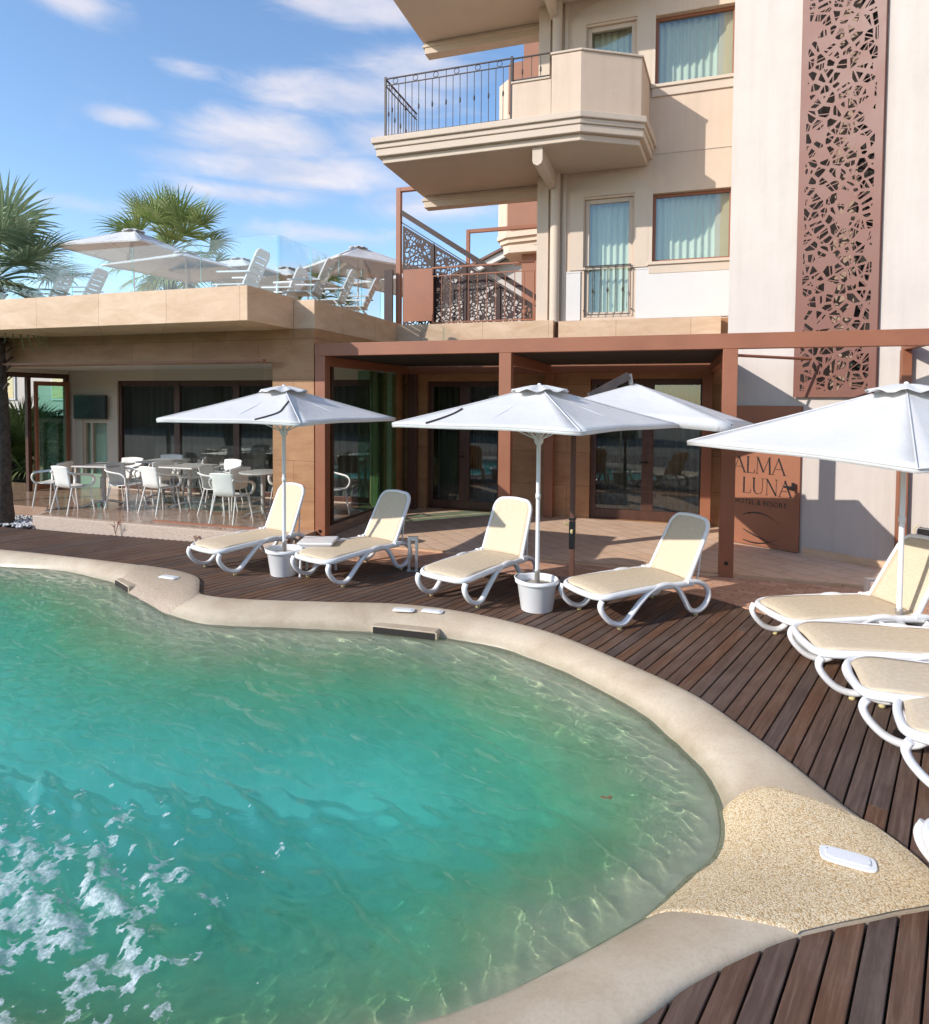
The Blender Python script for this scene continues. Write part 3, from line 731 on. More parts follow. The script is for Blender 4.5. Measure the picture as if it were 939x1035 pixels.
# ------------------------------------------------------------------ parasols
def parasol(r=1.45,top=2.24,edge=1.86,pot=True,seed=0):
    root=empty('parasol',(0,0,0)); rr=random.Random(seed)
    if pot:
        pt=MB(); pt.lathe([(.155,0),(.162,.01),(.200,.27),(.205,.275),(.222,.277),(.225,.295),(.214,.315),(.202,.316),(.195,.30),(.190,.23)],(0,0,0),32,cap=False)
        pt.add([(.16*math.cos(2*PI*k/32),.16*math.sin(2*PI*k/32),.004) for k in range(32)],[tuple(range(32))])
        po=pt.build('umbrella_pot',M['white_plastic'],root)
        sd=MB(); sd.lathe([(.0,.255),(.08,.262),(.14,.25),(.194,.245)],(0,0,0),24,cap=False); sd.build('sand_fill',M['sand'],po)
        sk=MB(); sk.lathe([(.027,.2),(.027,.38),(.030,.385),(.030,.40),(.020,.405)],(0,0,0),16); sk.build('pole_socket',M['galv'],po)
        hd=MB(); hd.tube(spline([(-.215,-.03,.30),(-.16,-.165,.32),(0,-.228,.325),(.16,-.165,.32),(.215,-.03,.30)],5),.006,6); hd.build('pot_handle',M['white_plastic'],po)
    pl_=MB(); pl_.tube([(0,0,.05 if pot else 0),(0,0,top-.03)],.021,16); pl_.build('pole',M['white_steel'],root)
    jo=MB(); jo.lathe([(.026,1.12),(.026,1.17)],(0,0,0),14); jo.build('pole_collar',M['white_steel'],root); jo=MB(); jo.lathe([(.034,top-.13),(.036,top-.08),(.03,top-.04)],(0,0,0),14); jo.build('pole_collar',M['white_steel'],root)
    # canopy: square pyramid with slightly sagging panels and taut corners
    N=14; cn=[(r*math.cos(k*PI/2),r*math.sin(k*PI/2)) for k in range(4)]
    cv=MB()
    for k in range(4):
        a=cn[k];b=cn[(k+1)%4]; vs=[]; rows=16
        for i in range(rows+1):
            t=i/rows
            for j in range(N+1):
                s=j/N; ex=a[0]+(b[0]-a[0])*s; ey=a[1]+(b[1]-a[1])*s
                pull=1-.030*math.sin(PI*s)
                z=top-(top-edge)*(t**.96)-.022*math.sin(PI*s)*math.sin(PI*t)*1.2+ .010*math.sin(PI*s)*t
                z+= .0035*math.sin(9*s+5*t+k)*t
                vs.append((ex*t*pull if t>0 else 0,ey*t*pull if t>0 else 0,z))
        n1=N+1
        for j in range(N+1):
            x,y,z=vs[rows*n1+j]; vs.append((x*1.001,y*1.001,z-.035))
        cv.add(vs,[(i*n1+j,(i+1)*n1+j,(i+1)*n1+j+1,i*n1+j+1) for i in range(rows+1) for j in range(N)],True)
        cv.tube([(vs[i*n1][0],vs[i*n1][1],vs[i*n1][2]+.004) for i in range(1,rows+1)],.0045,5)
        cv.tube([(vs[rows*n1+j][0]*1.003,vs[rows*n1+j][1]*1.003,vs[rows*n1+j][2]-.004) for j in range(n1)],.0035,5)
    c=cv.build('canopy',M['canvas'],root,solid=.004)
    # ruffled vent cap
    vc=MB(); n=40; vs=[(0,0,top+.012)]
    for ring,(q,dz) in enumerate(((.08,.004),(.16,-.016),(.24,-.038),(.275,-.048))):
        for k in range(n):
            an=2*PI*k/n; sq=1/max(abs(math.cos(an)),abs(math.sin(an)))**.35
            rf_=1+.05*ring/3*math.sin(an*11+rr.random())
            vs.append((q*sq*rf_*math.cos(an),q*sq*rf_*math.sin(an),top+dz+(.004+.013*ring/3)*math.sin(an*9+seed)))
    fs=[(0,1+k,1+(k+1)%n) for k in range(n)]
    for g_ in range(3):
        for k in range(n): fs.append((1+g_*n+k,1+(g_+1)*n+k,1+(g_+1)*n+(k+1)%n,1+g_*n+(k+1)%n))
    vc.add(vs,fs,True); vc.build('vent_cap',M['canvas'],c,solid=.004)
    fn=MB(); fn.lathe([(.018,top+.0),(.018,top+.022),(.008,top+.030)],(0,0,0),10); fn.build('finial',M['white_plastic'],root)
    for k in range(8):
        an=k*PI/4; q=r if k%2==0 else r*.7071*.965
        rb=MB(); ez=edge+.012; rb.tube([(.03*math.cos(an),.03*math.sin(an),top-.06),(q*.985*math.cos(an),q*.985*math.sin(an),ez-.012)],.008,6)
        rbo=rb.build('rib',M['white_steel'],root)
        stt=MB(); f=.48; stt.tube([(.03*math.cos(an),.03*math.sin(an),1.72),(q*f*math.cos(an),q*f*math.sin(an),top-.06+(ez-.012-top+.06)*f-.012)],.007,6); stt.build('strut',M['white_steel'],rbo)
    hb=MB(); hb.lathe([(.024,1.66),(.045,1.69),(.045,1.74),(.024,1.76)],(0,0,0),14); hb.build('hub',M['white_plastic'],root)
    return root
U=[((-4.42,6.70),-50,1.38,'white square parasol in a pot at the left, before the brown stone pillar'),
   ((-1.28,6.42),-66,1.46,'white square parasol in a white pot in the middle, between two loungers'),
   ((1.80,6.20),-104,1.72,'large white square parasol at the right edge in front of the hotel sign')]
for i,((x,y),c,r,lb) in enumerate(U):
    o=parasol(r,2.25,(1.87,1.87,1.72)[i],True,i); o.location=(x,y,.002); o.rotation_euler=(0,0,R(c)); tag(o,lb,'parasol','parasols by the pool')
    if i<2:
        cvo=[c for c in o.children if c.name.startswith('canopy')][0]; ed_=1.87; s=MB(); path=[((.45,.97),(.60,.90),(.78,.84),(1.0,.70)),((.60,.10),(.72,.16),(.86,.19),(1.0,.20))][i]
        pp_=[]
        for t_,s_ in path:
            ax,ay=0,-r; bx_,by_=r,0; ex=ax+(bx_-ax)*s_; ey=ay+(by_-ay)*s_; pull=1-.030*math.sin(PI*s_)
            pp_.append((ex*t_*pull,ey*t_*pull,2.25-(2.25-ed_)*t_**.96-.022*math.sin(PI*s_)*math.sin(PI*t_)*1.2+.010*math.sin(PI*s_)*t_+.012))
        s.tube(spline(pp_,6),.007,6,ry=.010); s.build('crease_shadow_line',M['iron'],cvo,world=False)  # dark tube stands in for a crease shadow across the panel
# dark tube put in for a crease shadow over a canopy
def crease_line(label,pts):
    s=MB(); s.tube(spline(pts,6),.006,5,ry=.012); return tag(s.build('crease_shadow_line',M['iron']),label,'crease_line')

# cantilever parasol with leaning canopy on a dark post
def cantilever():
    root=empty('cantilever_parasol',(-1.09,7.50,.008),'tilted white parasol hung on a dark brown post behind the middle one','parasol')
    p=MB(); p.bar((-1.09,7.5,.008),(-1.09,7.5,2.05),.055,.055); p.build('post',M['corten_dark'],root,bevel=.006)
    cl=MB(); cl.box(-1.125,-1.055,7.465,7.535,.40,.72); cl.box(-1.13,-1.05,7.46,7.54,.735,.76); cl.build('clamp',M['black'],root,bevel=.004)
    kn=MB(); kn.tube([(-1.13,7.48,.68),(-1.175,7.46,.70)],.014,8); kn.tube([(-1.09,7.46,.62),(-1.09,7.42,.60)],.016,8); kn.build('clamp_knob',M['rubber'],root)
    bp=MB(); bp.box(-1.24,-.94,7.36,7.64,.008,.02); bp.build('base_plate',M['galv'],root)
    A=Vector((-.42,7.72,2.31))
    ar=MB(); ar.bar((-1.09,7.5,1.98),(-.62,7.62,2.26),.06,.07); ar.build('arm',M['iron'],root)
    ar=MB(); ar.bar((-.92,7.55,2.16),(-.50,7.68,2.40),.10,.085); ar.build('arm_head',M['iron'],root); ar=MB(); ar.tube([(-.49,7.68,2.42),(-.47,7.69,2.30)],.028,10); ar.build('hanger_pin',M['galv'],root)
    # canopy plane leaning down to the right
    cn=[Vector((.55,6.95,1.90)),Vector((.88,8.12,1.86)),Vector((-1.3,8.5,2.10)),Vector((-1.35,7.05,2.02))]
    cv=MB(); N=12; rows=10
    for k in range(4):
        a=cn[k];b=cn[(k+1)%4]; vs=[]; n1=N+1
        for i in range(rows+1):
            t=i/rows
            for j in range(N+1):
                s=j/N; e=a.lerp(b,s); m_=(a+b)/2; q=A.lerp(e,t*(1-.03*math.sin(PI*s))); q.z-=.02*math.sin(PI*s)*math.sin(PI*t); vs.append(tuple(q))
        for j in range(N+1):
            x,y,z=vs[rows*n1+j]; vs.append((x,y,z-.10))
        cv.add(vs,[(i*n1+j,(i+1)*n1+j,(i+1)*n1+j+1,i*n1+j+1) for i in range(rows+1) for j in range(N)],True)
    c=cv.build('canopy',M['canvas'],root,solid=.004)
    for k in range(4):
        rb=MB(); rb.tube([tuple(A-Vector((0,0,.04))),tuple(cn[k]-Vector((0,0,.02)))],.009,6); rb.build('rib',M['iron'],root)
    return root
cantilever()

# side table
def side_table():
    c=Vector((-4.05,6.86,.002)); a=R(18)
    root=empty('side_table',c,'low square white side table between the two left loungers','table',rz=a)
    t=MB(); t.box(-.21,.21,-.20,.20,.385,.415); t.build('tabletop',M['white_plastic'],root,world=False,bevel=.012)
    ap=MB(); ap.box(-.18,.18,-.17,.17,.355,.384); ap.build('apron',M['white_plastic'],root,world=False)
    for x in (-1,1):
        for y in (-1,1):
            l=MB(); l.tube([(x*.165,y*.155,.355),(x*.18,y*.17,0)],[.02,.014],10); l.build('leg',M['white_plastic'],root,world=False)
side_table()
def bollard(x,y,h,w,lab,rz=0.3):
    root=empty('bollard_light',(x,y,.006),lab,'bollard light','post lights beside the deck',rz)
    for s in (-1,1):
        b=MB(); b.box(s*w/2-.018,s*w/2+.018,-.03,.03,0,h-.03); b.build('upright',M['alu'],root,world=False,bevel=.003)
    b=MB(); b.box(-w/2-.018,w/2+.018,-.03,.03,h-.029,h); b.build('cap',M['alu'],root,world=False,bevel=.003)
    b=MB(); b.box(-w/2+.02,w/2-.02,-.025,.025,h-.038,h-.03); b.build('lamp_diffuser',M['white_plastic'],root,world=False)
    b=MB(); b.box(-w/2-.03,w/2+.03,-.04,.04,-.004,.006); b.build('base_plate',M['alu'],root,world=False)
bollard(-3.02,7.36,.42,.09,'slim aluminium post light on the deck edge right of the second lounger')
bollard(1.98,7.62,.30,.13,'short aluminium post light behind the right-hand lounger by the tower wall')

# ------------------------------------------------------------------ restaurant chairs and tables
def armchair():
    root=empty('dining_chair',(0,0,0))
    sh=MB(); nx,ny=10,10; vs=[]
    # one-piece shell: seat runs up into the back (front = -y)
    prof_=[(-.22,.445),(-.20,.452),(-.10,.44),(.02,.432),(.12,.435),(.17,.46),(.20,.52),(.215,.60),(.235,.70),(.255,.78),(.262,.805)]
    wd=[.40,.42,.44,.44,.42,.40,.40,.41,.43,.45,.44]
    for (y,z),w in zip(prof_,wd):
        for j in range(ny+1):
            u=-1+2*j/ny; b=.03*u*u if z>.5 else -.012*(1-u*u)
            vs.append((u*w/2,y-(b if z>.5 else 0),z+(0 if z>.5 else b)-(.02*u*u if z>.79 else 0)))
    n1=ny+1; sh.add(vs,[(i*n1+j,(i+1)*n1+j,(i+1)*n1+j+1,i*n1+j+1) for i in range(len(prof_)-1) for j in range(ny)],True)
    sh.build('seat_shell',M['chair_white'],root,solid=.012)
    for s in (-1,1):
        am=MB(); am.tube(spline([(s*.215,.235,.70),(s*.265,.14,.675),(s*.275,0,.655),(s*.27,-.13,.635),(s*.265,-.20,.58),(s*.25,-.20,.50),(s*.215,-.17,.445)],5),.014,8,ry=.024); am.build('armrest',M['chair_white'],root)
        for y,y2 in ((-.17,-.23),(.14,.25)):
            l=MB(); l.tube([(s*.19,y,.44),(s*.225,y2,0)],.0115,8); l.build('leg',M['chair_white'],root)
    return root
C0=armchair()
CH=[(-10.42,8.62,-75,'white armchair facing right, leftmost of the chairs beside the palm trunk'),
(-9.62,8.32,172,'white armchair with its back to the pool, second from the left at the first table'),
(-9.02,8.85,95,'white armchair on the right side of the leftmost table'),
(-9.75,9.55,10,'cream armchair behind the leftmost table, its back to the wall window'),
(-8.72,10.15,-60,'cream armchair right of the second table near the back wall'),
(-9.55,10.4,20,'white armchair behind the second table close to the tall curtained window'),
(-8.22,8.78,170,'white armchair with its back to the pool at the third table'),
(-8.95,9.45,-100,'cream armchair left of the third table, side on'),
(-7.85,9.95,-10,'white armchair behind the third table facing the pool'),
(-7.25,9.05,100,'white armchair right of the third table with an open arm loop'),
(-6.50,8.42,178,'white armchair with its back to the pool, nearest the parasol pole'),
(-7.0,9.05,-100,'cream armchair left of the round table near the pillar'),
(-6.35,9.75,-20,'cream armchair behind the round table turned away from the pillar'),
(-5.85,9.35,60,'white armchair right of the round table, beside the stone pillar'),
(-5.42,9.55,75,'cream armchair seen through the glass right of the pillar')]
for i,(x,y,a,lb) in enumerate(CH):
    o=C0 if i==0 else copy_tree(C0); o.location=(x,y,.18); o.rotation_euler=(0,0,R(a)+PI*0); tag(o,lb,'chair','dining chairs on the restaurant terrace')
def dtable(rnd_):
    root=empty('dining_table',(0,0,0))
    t=MB()
    if rnd_: t.lathe([(.36,.72),(.375,.73),(.375,.745),(.36,.75)],(0,0,0),36)
    else: t.box(-.36,.36,-.36,.36,.72,.75)
    t.build('tabletop',M['tabletop'],root,bevel=0 if rnd_ else .01)
    c=MB(); c.tube([(0,0,.06),(0,0,.72)],.035,14); c.build('column',M['tabletop'],root)
    for k in range(4):
        an=PI/4+k*PI/2; f=MB(); f.tube(spline([(0,0,.10),(.16*math.cos(an),.16*math.sin(an),.085),(.33*math.cos(an),.33*math.sin(an),.018)],4),[.026]*9 if False else .02,8); f.build('foot',M['alu'],root)
    return root
T0=dtable(False); T1=dtable(True)
TB=[(T0,-9.62,8.95,10,'square grey table at the left, between the first white armchairs',0),
(T0,-9.25,9.95,5,'square grey table near the back wall under the television',1),
(T0,-8.1,9.35,0,'square grey table in the middle of the restaurant terrace',1),
(T1,-6.35,9.02,0,'round grey table beside the stone pillar',0)]
for b,x,y,a,lb,cp in TB:
    o=copy_tree(b) if cp else b; o.location=(x,y,.18); o.rotation_euler=(0,0,R(a)); tag(o,lb,'table','dining tables on the restaurant terrace')

# light covers and other fittings in the coping
def cover(x,y,w,l,a,lab,z):
    root=empty('light_cover',(x,y,z),lab,'light cover','covers set in the pool surround',R(a))
    m=MB(); n=28; P=[]
    for k in range(n):
        t=2*PI*k/n; c_,s_=math.cos(t),math.sin(t); P.append((l/2*math.copysign(abs(c_)**.45,c_),w/2*math.copysign(abs(s_)**.45,s_)))
    m.prism(P,-.006,.006); m.build('frame',M['white_plastic'],root,world=False,bevel=.003)
    m=MB(); m.prism([(p[0]*.8,p[1]*.66) for p in P],.006,.011); m.build('lens',M['white_plastic'],root,world=False,bevel=.003)
    for s in (-1,1):
        k=MB(); k.lathe([(.004,.006),(.004,.012)],(s*l*.36,-s*w*.2,0),8); k.build('screw',M['galv'],root,world=False)
cover(.785,3.285,.11,.225,-8,'white oval light cover on the near pebble-wash patch',.036)
cover(-2.50,5.86,.10,.22,10,'left of two flat white covers in the lip behind the pool inlet',.031)
cover(-2.22,5.92,.10,.22,0,'right of two flat covers in the lip behind the pool inlet',.031)
cover(-5.52,6.02,.11,.26,-5,'white cover on the far pebble-wash patch of the lip',.036)
# skimmer slots in the lip
def skimmer(a,b,lab):
    a=Vector((*a,0));b=Vector((*b,0)); d=(b-a).normalized(); n=Vector((-d.y,d.x,0)); L=(b-a).length; c=(a+b)/2
    root=empty('skimmer',(c.x,c.y,-.10),lab,'skimmer','skimmer inlets under the pool lip')
    m=MB(); m.bar(a+n*.06+Vector((0,0,-.058)),b+n*.06+Vector((0,0,-.058)),.12,.016); m.build('lintel',M['coping'],root,bevel=.01)
    m=MB(); m.bar(a+d*.01+n*.045+Vector((0,0,-.095)),b-d*.01+n*.045+Vector((0,0,-.095)),.10,.056); m.build('mouth',M['dark'],root)
    for p in (a,b):
        m=MB(); m.bar(p-n*.0+Vector((0,0,-.095)),p+n*.1+Vector((0,0,-.095)),.025,.075); m.build('jamb',M['coping'],root,bevel=.006)
skimmer((-2.70,5.56),(-2.06,5.585),'long dark skimmer slot under the pool lip in front of the middle loungers')
skimmer((-6.30,6.0),(-5.90,5.80),'dark skimmer slot under the far left pebble-wash patch')
lf=MB()
for dx,dy,a in ((0,0,.3),(.03,.01,1.6)):
    lf.add([(-.33+dx+.022*math.cos(a+t)*q,3.62+dy+.022*math.sin(a+t)*q,WZ+.014+.004*q) for t,q in ((0,1),(1,.5),(2,.9),(3.2,1.1),(4.4,.5),(5.3,.8))],[(0,1,2,3,4,5)])
tag(lf.build('fallen_leaf',M['palm_dry'],solid=.0015),'small brown leaf floating on the water near the pool bend','leaf')
# little red-leaved plants by the kerb
def redplant(x,y,h,lab,s):
    q=random.Random(s); root=empty('red_leaf_plant',(x,y,.0),lab,'plant','small plants growing at the restaurant kerb')
    st_=MB(); lv=MB()
    for k in range(4):
        a=q.random()*6.3; p=[(x,y,0),(x+.03*math.cos(a),y+.03*math.sin(a),h*.5),(x+.07*math.cos(a),y+.07*math.sin(a),h*(.7+.3*q.random()))]
        st_.tube(spline(p,3),.003,5)
        for j in range(5):
            c=Vector(p[2]).lerp(Vector(p[1]),q.random()); b=q.random()*6.3; l=.035; u=Vector((math.cos(b),math.sin(b),.4))*l; w_=Vector((-math.sin(b),math.cos(b),0))*.012
            lv.add([tuple(c),tuple(c+u*.5+w_),tuple(c+u),tuple(c+u*.5-w_)],[(0,1,2,3)])
    st_.build('stem',M['hedge_stem'],root); lv.build('leaves',M['red_leaf'],root)
redplant(-8.15,7.78,.24,'thin red-leaved plant growing against the pebble kerb',1)
redplant(-6.62,7.76,.10,'tiny red and green plant at the kerb left of the first lounger',2)
redplant(-5.05,7.74,.22,'red flowering plant behind the leftmost lounger',3)
# ------------------------------------------------------------------ hotel building
HY=11.6
H=empty('hotel_building',(0,HY,0),'cream and beige hotel building with curved-edge balconies and a tall plain tower','building')
F0=3.55; ST=2.95
def fw(x,d,z): return (x,HY+d,z)
# ground storey stone wall with door openings
GD=[(-4.50,-3.02,.035,2.47),(-1.40,.56,.035,2.50)]
w=MB(); holes_wall(w,-4.95,.95,0,3.50,GD,fw,.3); gw=w.build('ground_floor_wall',M['trav'],H)
# upper beige wall with windows
uh=[]
for k in range(3):
    z=F0+ST*k
    uh+=[(-1.54,-.72,z+.03,z+2.08),(-.40,.86,z+.93,z+2.08)]
w=MB(); holes_wall(w,-2.36,.95,3.50,12.6,uh,fw,.22); w.build('upper_wall',M['beige'],H)
w=MB(); w.add([(-2.36,HY+.22,3.5),(-2.36,HY+.22,12.6),(-2.36,20,12.6),(-2.36,20,3.5)],[(0,1,2,3)]); w.box(-2.36,.95,HY+1.2,HY+1.3,0,12.6); w.box(.6,.95,HY+.22,HY+1.2,3.5,12.6); w.box(-2.3,-2.2,HY+.22,HY+1.2,3.5,12.6)
w.build('side_wall',M['beige'],H)
w=MB(); w.box(-2.36,.95,HY+.23,HY+1.19,3.30,3.49)
for k in (1,2,3): w.box(-2.19,.59,HY+.23,HY+1.19,F0+ST*k-.3,F0+ST*k-.02)
w.build('floor_slab',M['soffit'],H)
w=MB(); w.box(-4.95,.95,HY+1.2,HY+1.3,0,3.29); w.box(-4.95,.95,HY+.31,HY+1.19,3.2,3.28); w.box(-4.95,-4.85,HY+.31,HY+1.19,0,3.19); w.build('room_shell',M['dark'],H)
# raised corner pilaster and rain pipe
w=MB(); w.box(-2.38,-2.17,HY-.05,HY-.002,3.5,12.6); w.box(-1.93,-1.86,HY-.03,HY-.002,3.5,12.6); w.build('corner_pilaster',M['beige_trim'],H,bevel=.008)
w=MB(); w.tube([(-2.045,HY-.09,3.5),(-2.045,HY-.09,12.6)],.085,18); w.build('rain_pipe',M['beige_trim'],H)
# white wainscot panels
for a,b in ((-1.85,-1.60),(-.66,.86)):
    w=MB(); w.box(a,b,HY-.022,HY-.002,3.53,4.36); w.box(a,b,HY-.028,HY-.002,4.362,4.39); w.build('white_panel',M['white_panel'],H)
for k in range(3):
    z=F0+ST*k
    # arched flat architrave round the french door
    xa,xb=-1.80,-.47; P=[(xa,z+.0)]
    P+=[(xa,z+2.2)]
    for i in range(1,14):
        t=i/14; P.append((xa+(xb-xa)*t,z+2.2+.30*math.sin(PI*t)**.6))
    P+=[(xb,z+2.2),(xb,z)]
    if k==0: P[0]=(xa,z+.86); P[-1]=(xb,z+.86)
    hole=[(-1.56,z+.02 if k else z+.9),(-.70,z+.02 if k else z+.9),(-.70,z+2.12),(-1.56,z+2.12)]
    hole=[(a,max(b,P[0][1]+.004)) for a,b in hole]
    m=cut_sheet(P,[hole],lambda x,y,d:(x,HY-.022+d,y),.020); m.build('door_architrave',M['beige_trim'],H)
    # french door
    fr=MB(); a,b,c,d=-1.54,-.72,z+.03,z+2.08
    for bx in ((a+.002,a+.075,c,d),(b-.075,b-.002,c,d),(a+.076,b-.076,d-.075,d),(a+.076,b-.076,c,c+.09)): fr.box(bx[0],bx[1],HY+.05,HY+.12,bx[2],bx[3])
    f=fr.build('french_door',M['beige_trim'],H,bevel=.006)
    g=MB(); g.box(a+.077,b-.077,HY+.075,HY+.083,c+.092,d-.077); g.build('pane',M['glass'],f)
    def curt(x0,x1,z0,z1,y,par,mat='curtain',amp=.022,lam=.11,sd=0):
        q=random.Random(sd); mb=MB(); n=int((x1-x0)/.012); vs=[]
        ph=0
        for i in range(n+1):
            x=x0+(x1-x0)*i/n; ph+=.012/lam*2*PI*(.6+.8*q.random()); yy=y+amp*math.sin(ph)
            vs+=[(x,yy,z0),(x,yy+.006*math.sin(ph*.3),z1)]
        mb.add(vs,[(2*i,2*i+2,2*i+3,2*i+1) for i in range(n)],True); return mb.build('curtain',M[mat],par)
    curt(a+.04,b-.04,c+.02,d-.02,HY+.26,f,sd=k)
    # window
    a,b,c,d=-.40,.86,z+.93,z+2.08
    fr=MB()
    for bx in ((a+.002,a+.05,c,d),(b-.05,b-.002,c,d),(a+.051,b-.051,d-.05,d),(a+.051,b-.051,c,c+.05)): fr.box(bx[0],bx[1],HY+.10,HY+.16,bx[2],bx[3])
    f=fr.build('window_frame',M['corten'],H,bevel=.004)
    g=MB(); g.box(a+.052,b-.052,HY+.125,HY+.133,c+.052,d-.052); g.build('pane',M['glass'],f)
    curt(a+.01,b-.01,c+.02,d-.02,HY+.27,f,sd=k+9)
    s=MB(); s.box(a-.07,b+.06,HY-.06,HY+.09,c-.055,c-.002); s.box(a-.05,b+.04,HY-.03,HY-.002,c-.20,c-.057); s.build('window_sill',M['beige_trim'],H,bevel=.006)
    s=MB(); s.box(a-.09,a-.002,HY-.018,HY-.002,c+.0,d+.07); s.build('window_jamb_trim',M['beige_trim'],H)
    if k: s=MB(); s.box(-.44,.93,HY-.012,HY-.002,z-.22,z-.20); s.build('string_line',M['beige_trim'],H)
# juliet railing of the lower french door
def rail_bar(mb,p,q_,knot=True):
    mb.tube([p,q_],.0075,6)
    if knot:
        m=Vector(p).lerp(Vector(q_),.5); mb.lathe([(.007,-.045),(.018,-.015),(.018,.015),(.007,.045)],tuple(m),8)
jr=MB(); jr.bar((-1.52,HY-.045,4.46),(-.74,HY-.045,4.46),.03,.014); jr.bar((-1.52,HY-.045,3.62),(-.74,HY-.045,3.62),.02,.014)
for i in range(7):
    x=-1.51+.765*i/6; rail_bar(jr,(x,HY-.045,3.62),(x,HY-.045,4.46),i in (1,3,5))
for x in (-1.535,-.725):
    for z in (3.7,4.40): jr.tube([(x,HY-.05,z),(x,HY+.0,z)],.012,8)
jr.build('juliet_railing',M['iron'],H)

# stone fascia above the pergola
w=MB(); w.box(-4.98,-2.02,HY-.30,HY-.06,2.92,3.52); w.box(-1.94,.70,HY-.24,HY-.06,2.92,3.50); w.build('stone_fascia',M['trav_light'],H,bevel=.006)
# terrace doors on the ground floor
for (a,b,c,d),nl in zip(GD,(2,2)):
    fr=MB(); Y0,Y1=HY+.10,HY+.18; t=.10
    for bx in ((a+.002,a+t,c,d-.002),(b-t,b-.002,c,d-.002),(a+t+.001,b-t-.001,d-t,d-.002),(a+t+.001,b-t-.001,c,c+.17)): fr.box(bx[0],bx[1],Y0,Y1,bx[2],bx[3])
    m_=(a+b)/2; fr.box(m_-.10,m_+.10,Y0-.006,Y1+.006,c+.172,d-t-.002)
    f=fr.build('terrace_door',M['door_wood'],H,bevel=.006)
    for x0,x1 in ((a+t+.002,m_-.102),(m_+.102,b-t-.002)):
        g=MB(); g.box(x0,x1,HY+.135,HY+.143,c+.173,d-t-.002); g.build('pane',M['glass_dark'],f)
    curt(a+.1,m_-.08,c+.03,d-.03,HY+.40,f,'curtain_grey',.03,.12,int(a*7)); curt(m_+.08,b-.1,c+.03,d-.03,HY+.40,f,'curtain_grey',.03,.12,int(b*9))
    hd=MB(); hd.tube([(m_-.02,HY+.09,1.05),(m_-.02,HY+.03,1.05),(m_-.12,HY+.03,1.05)],.010,8); hd.lathe([(.025,0),(.025,.01)],(0,0,0),12); 
    n0=len(hd.v)-24
    for i in range(n0,len(hd.v)): x_,y_,z_=hd.v[i]; hd.v[i]=(m_-.02+x_,HY+.085+z_,1.05+y_)
    hd.build('handle',M['black'],f)

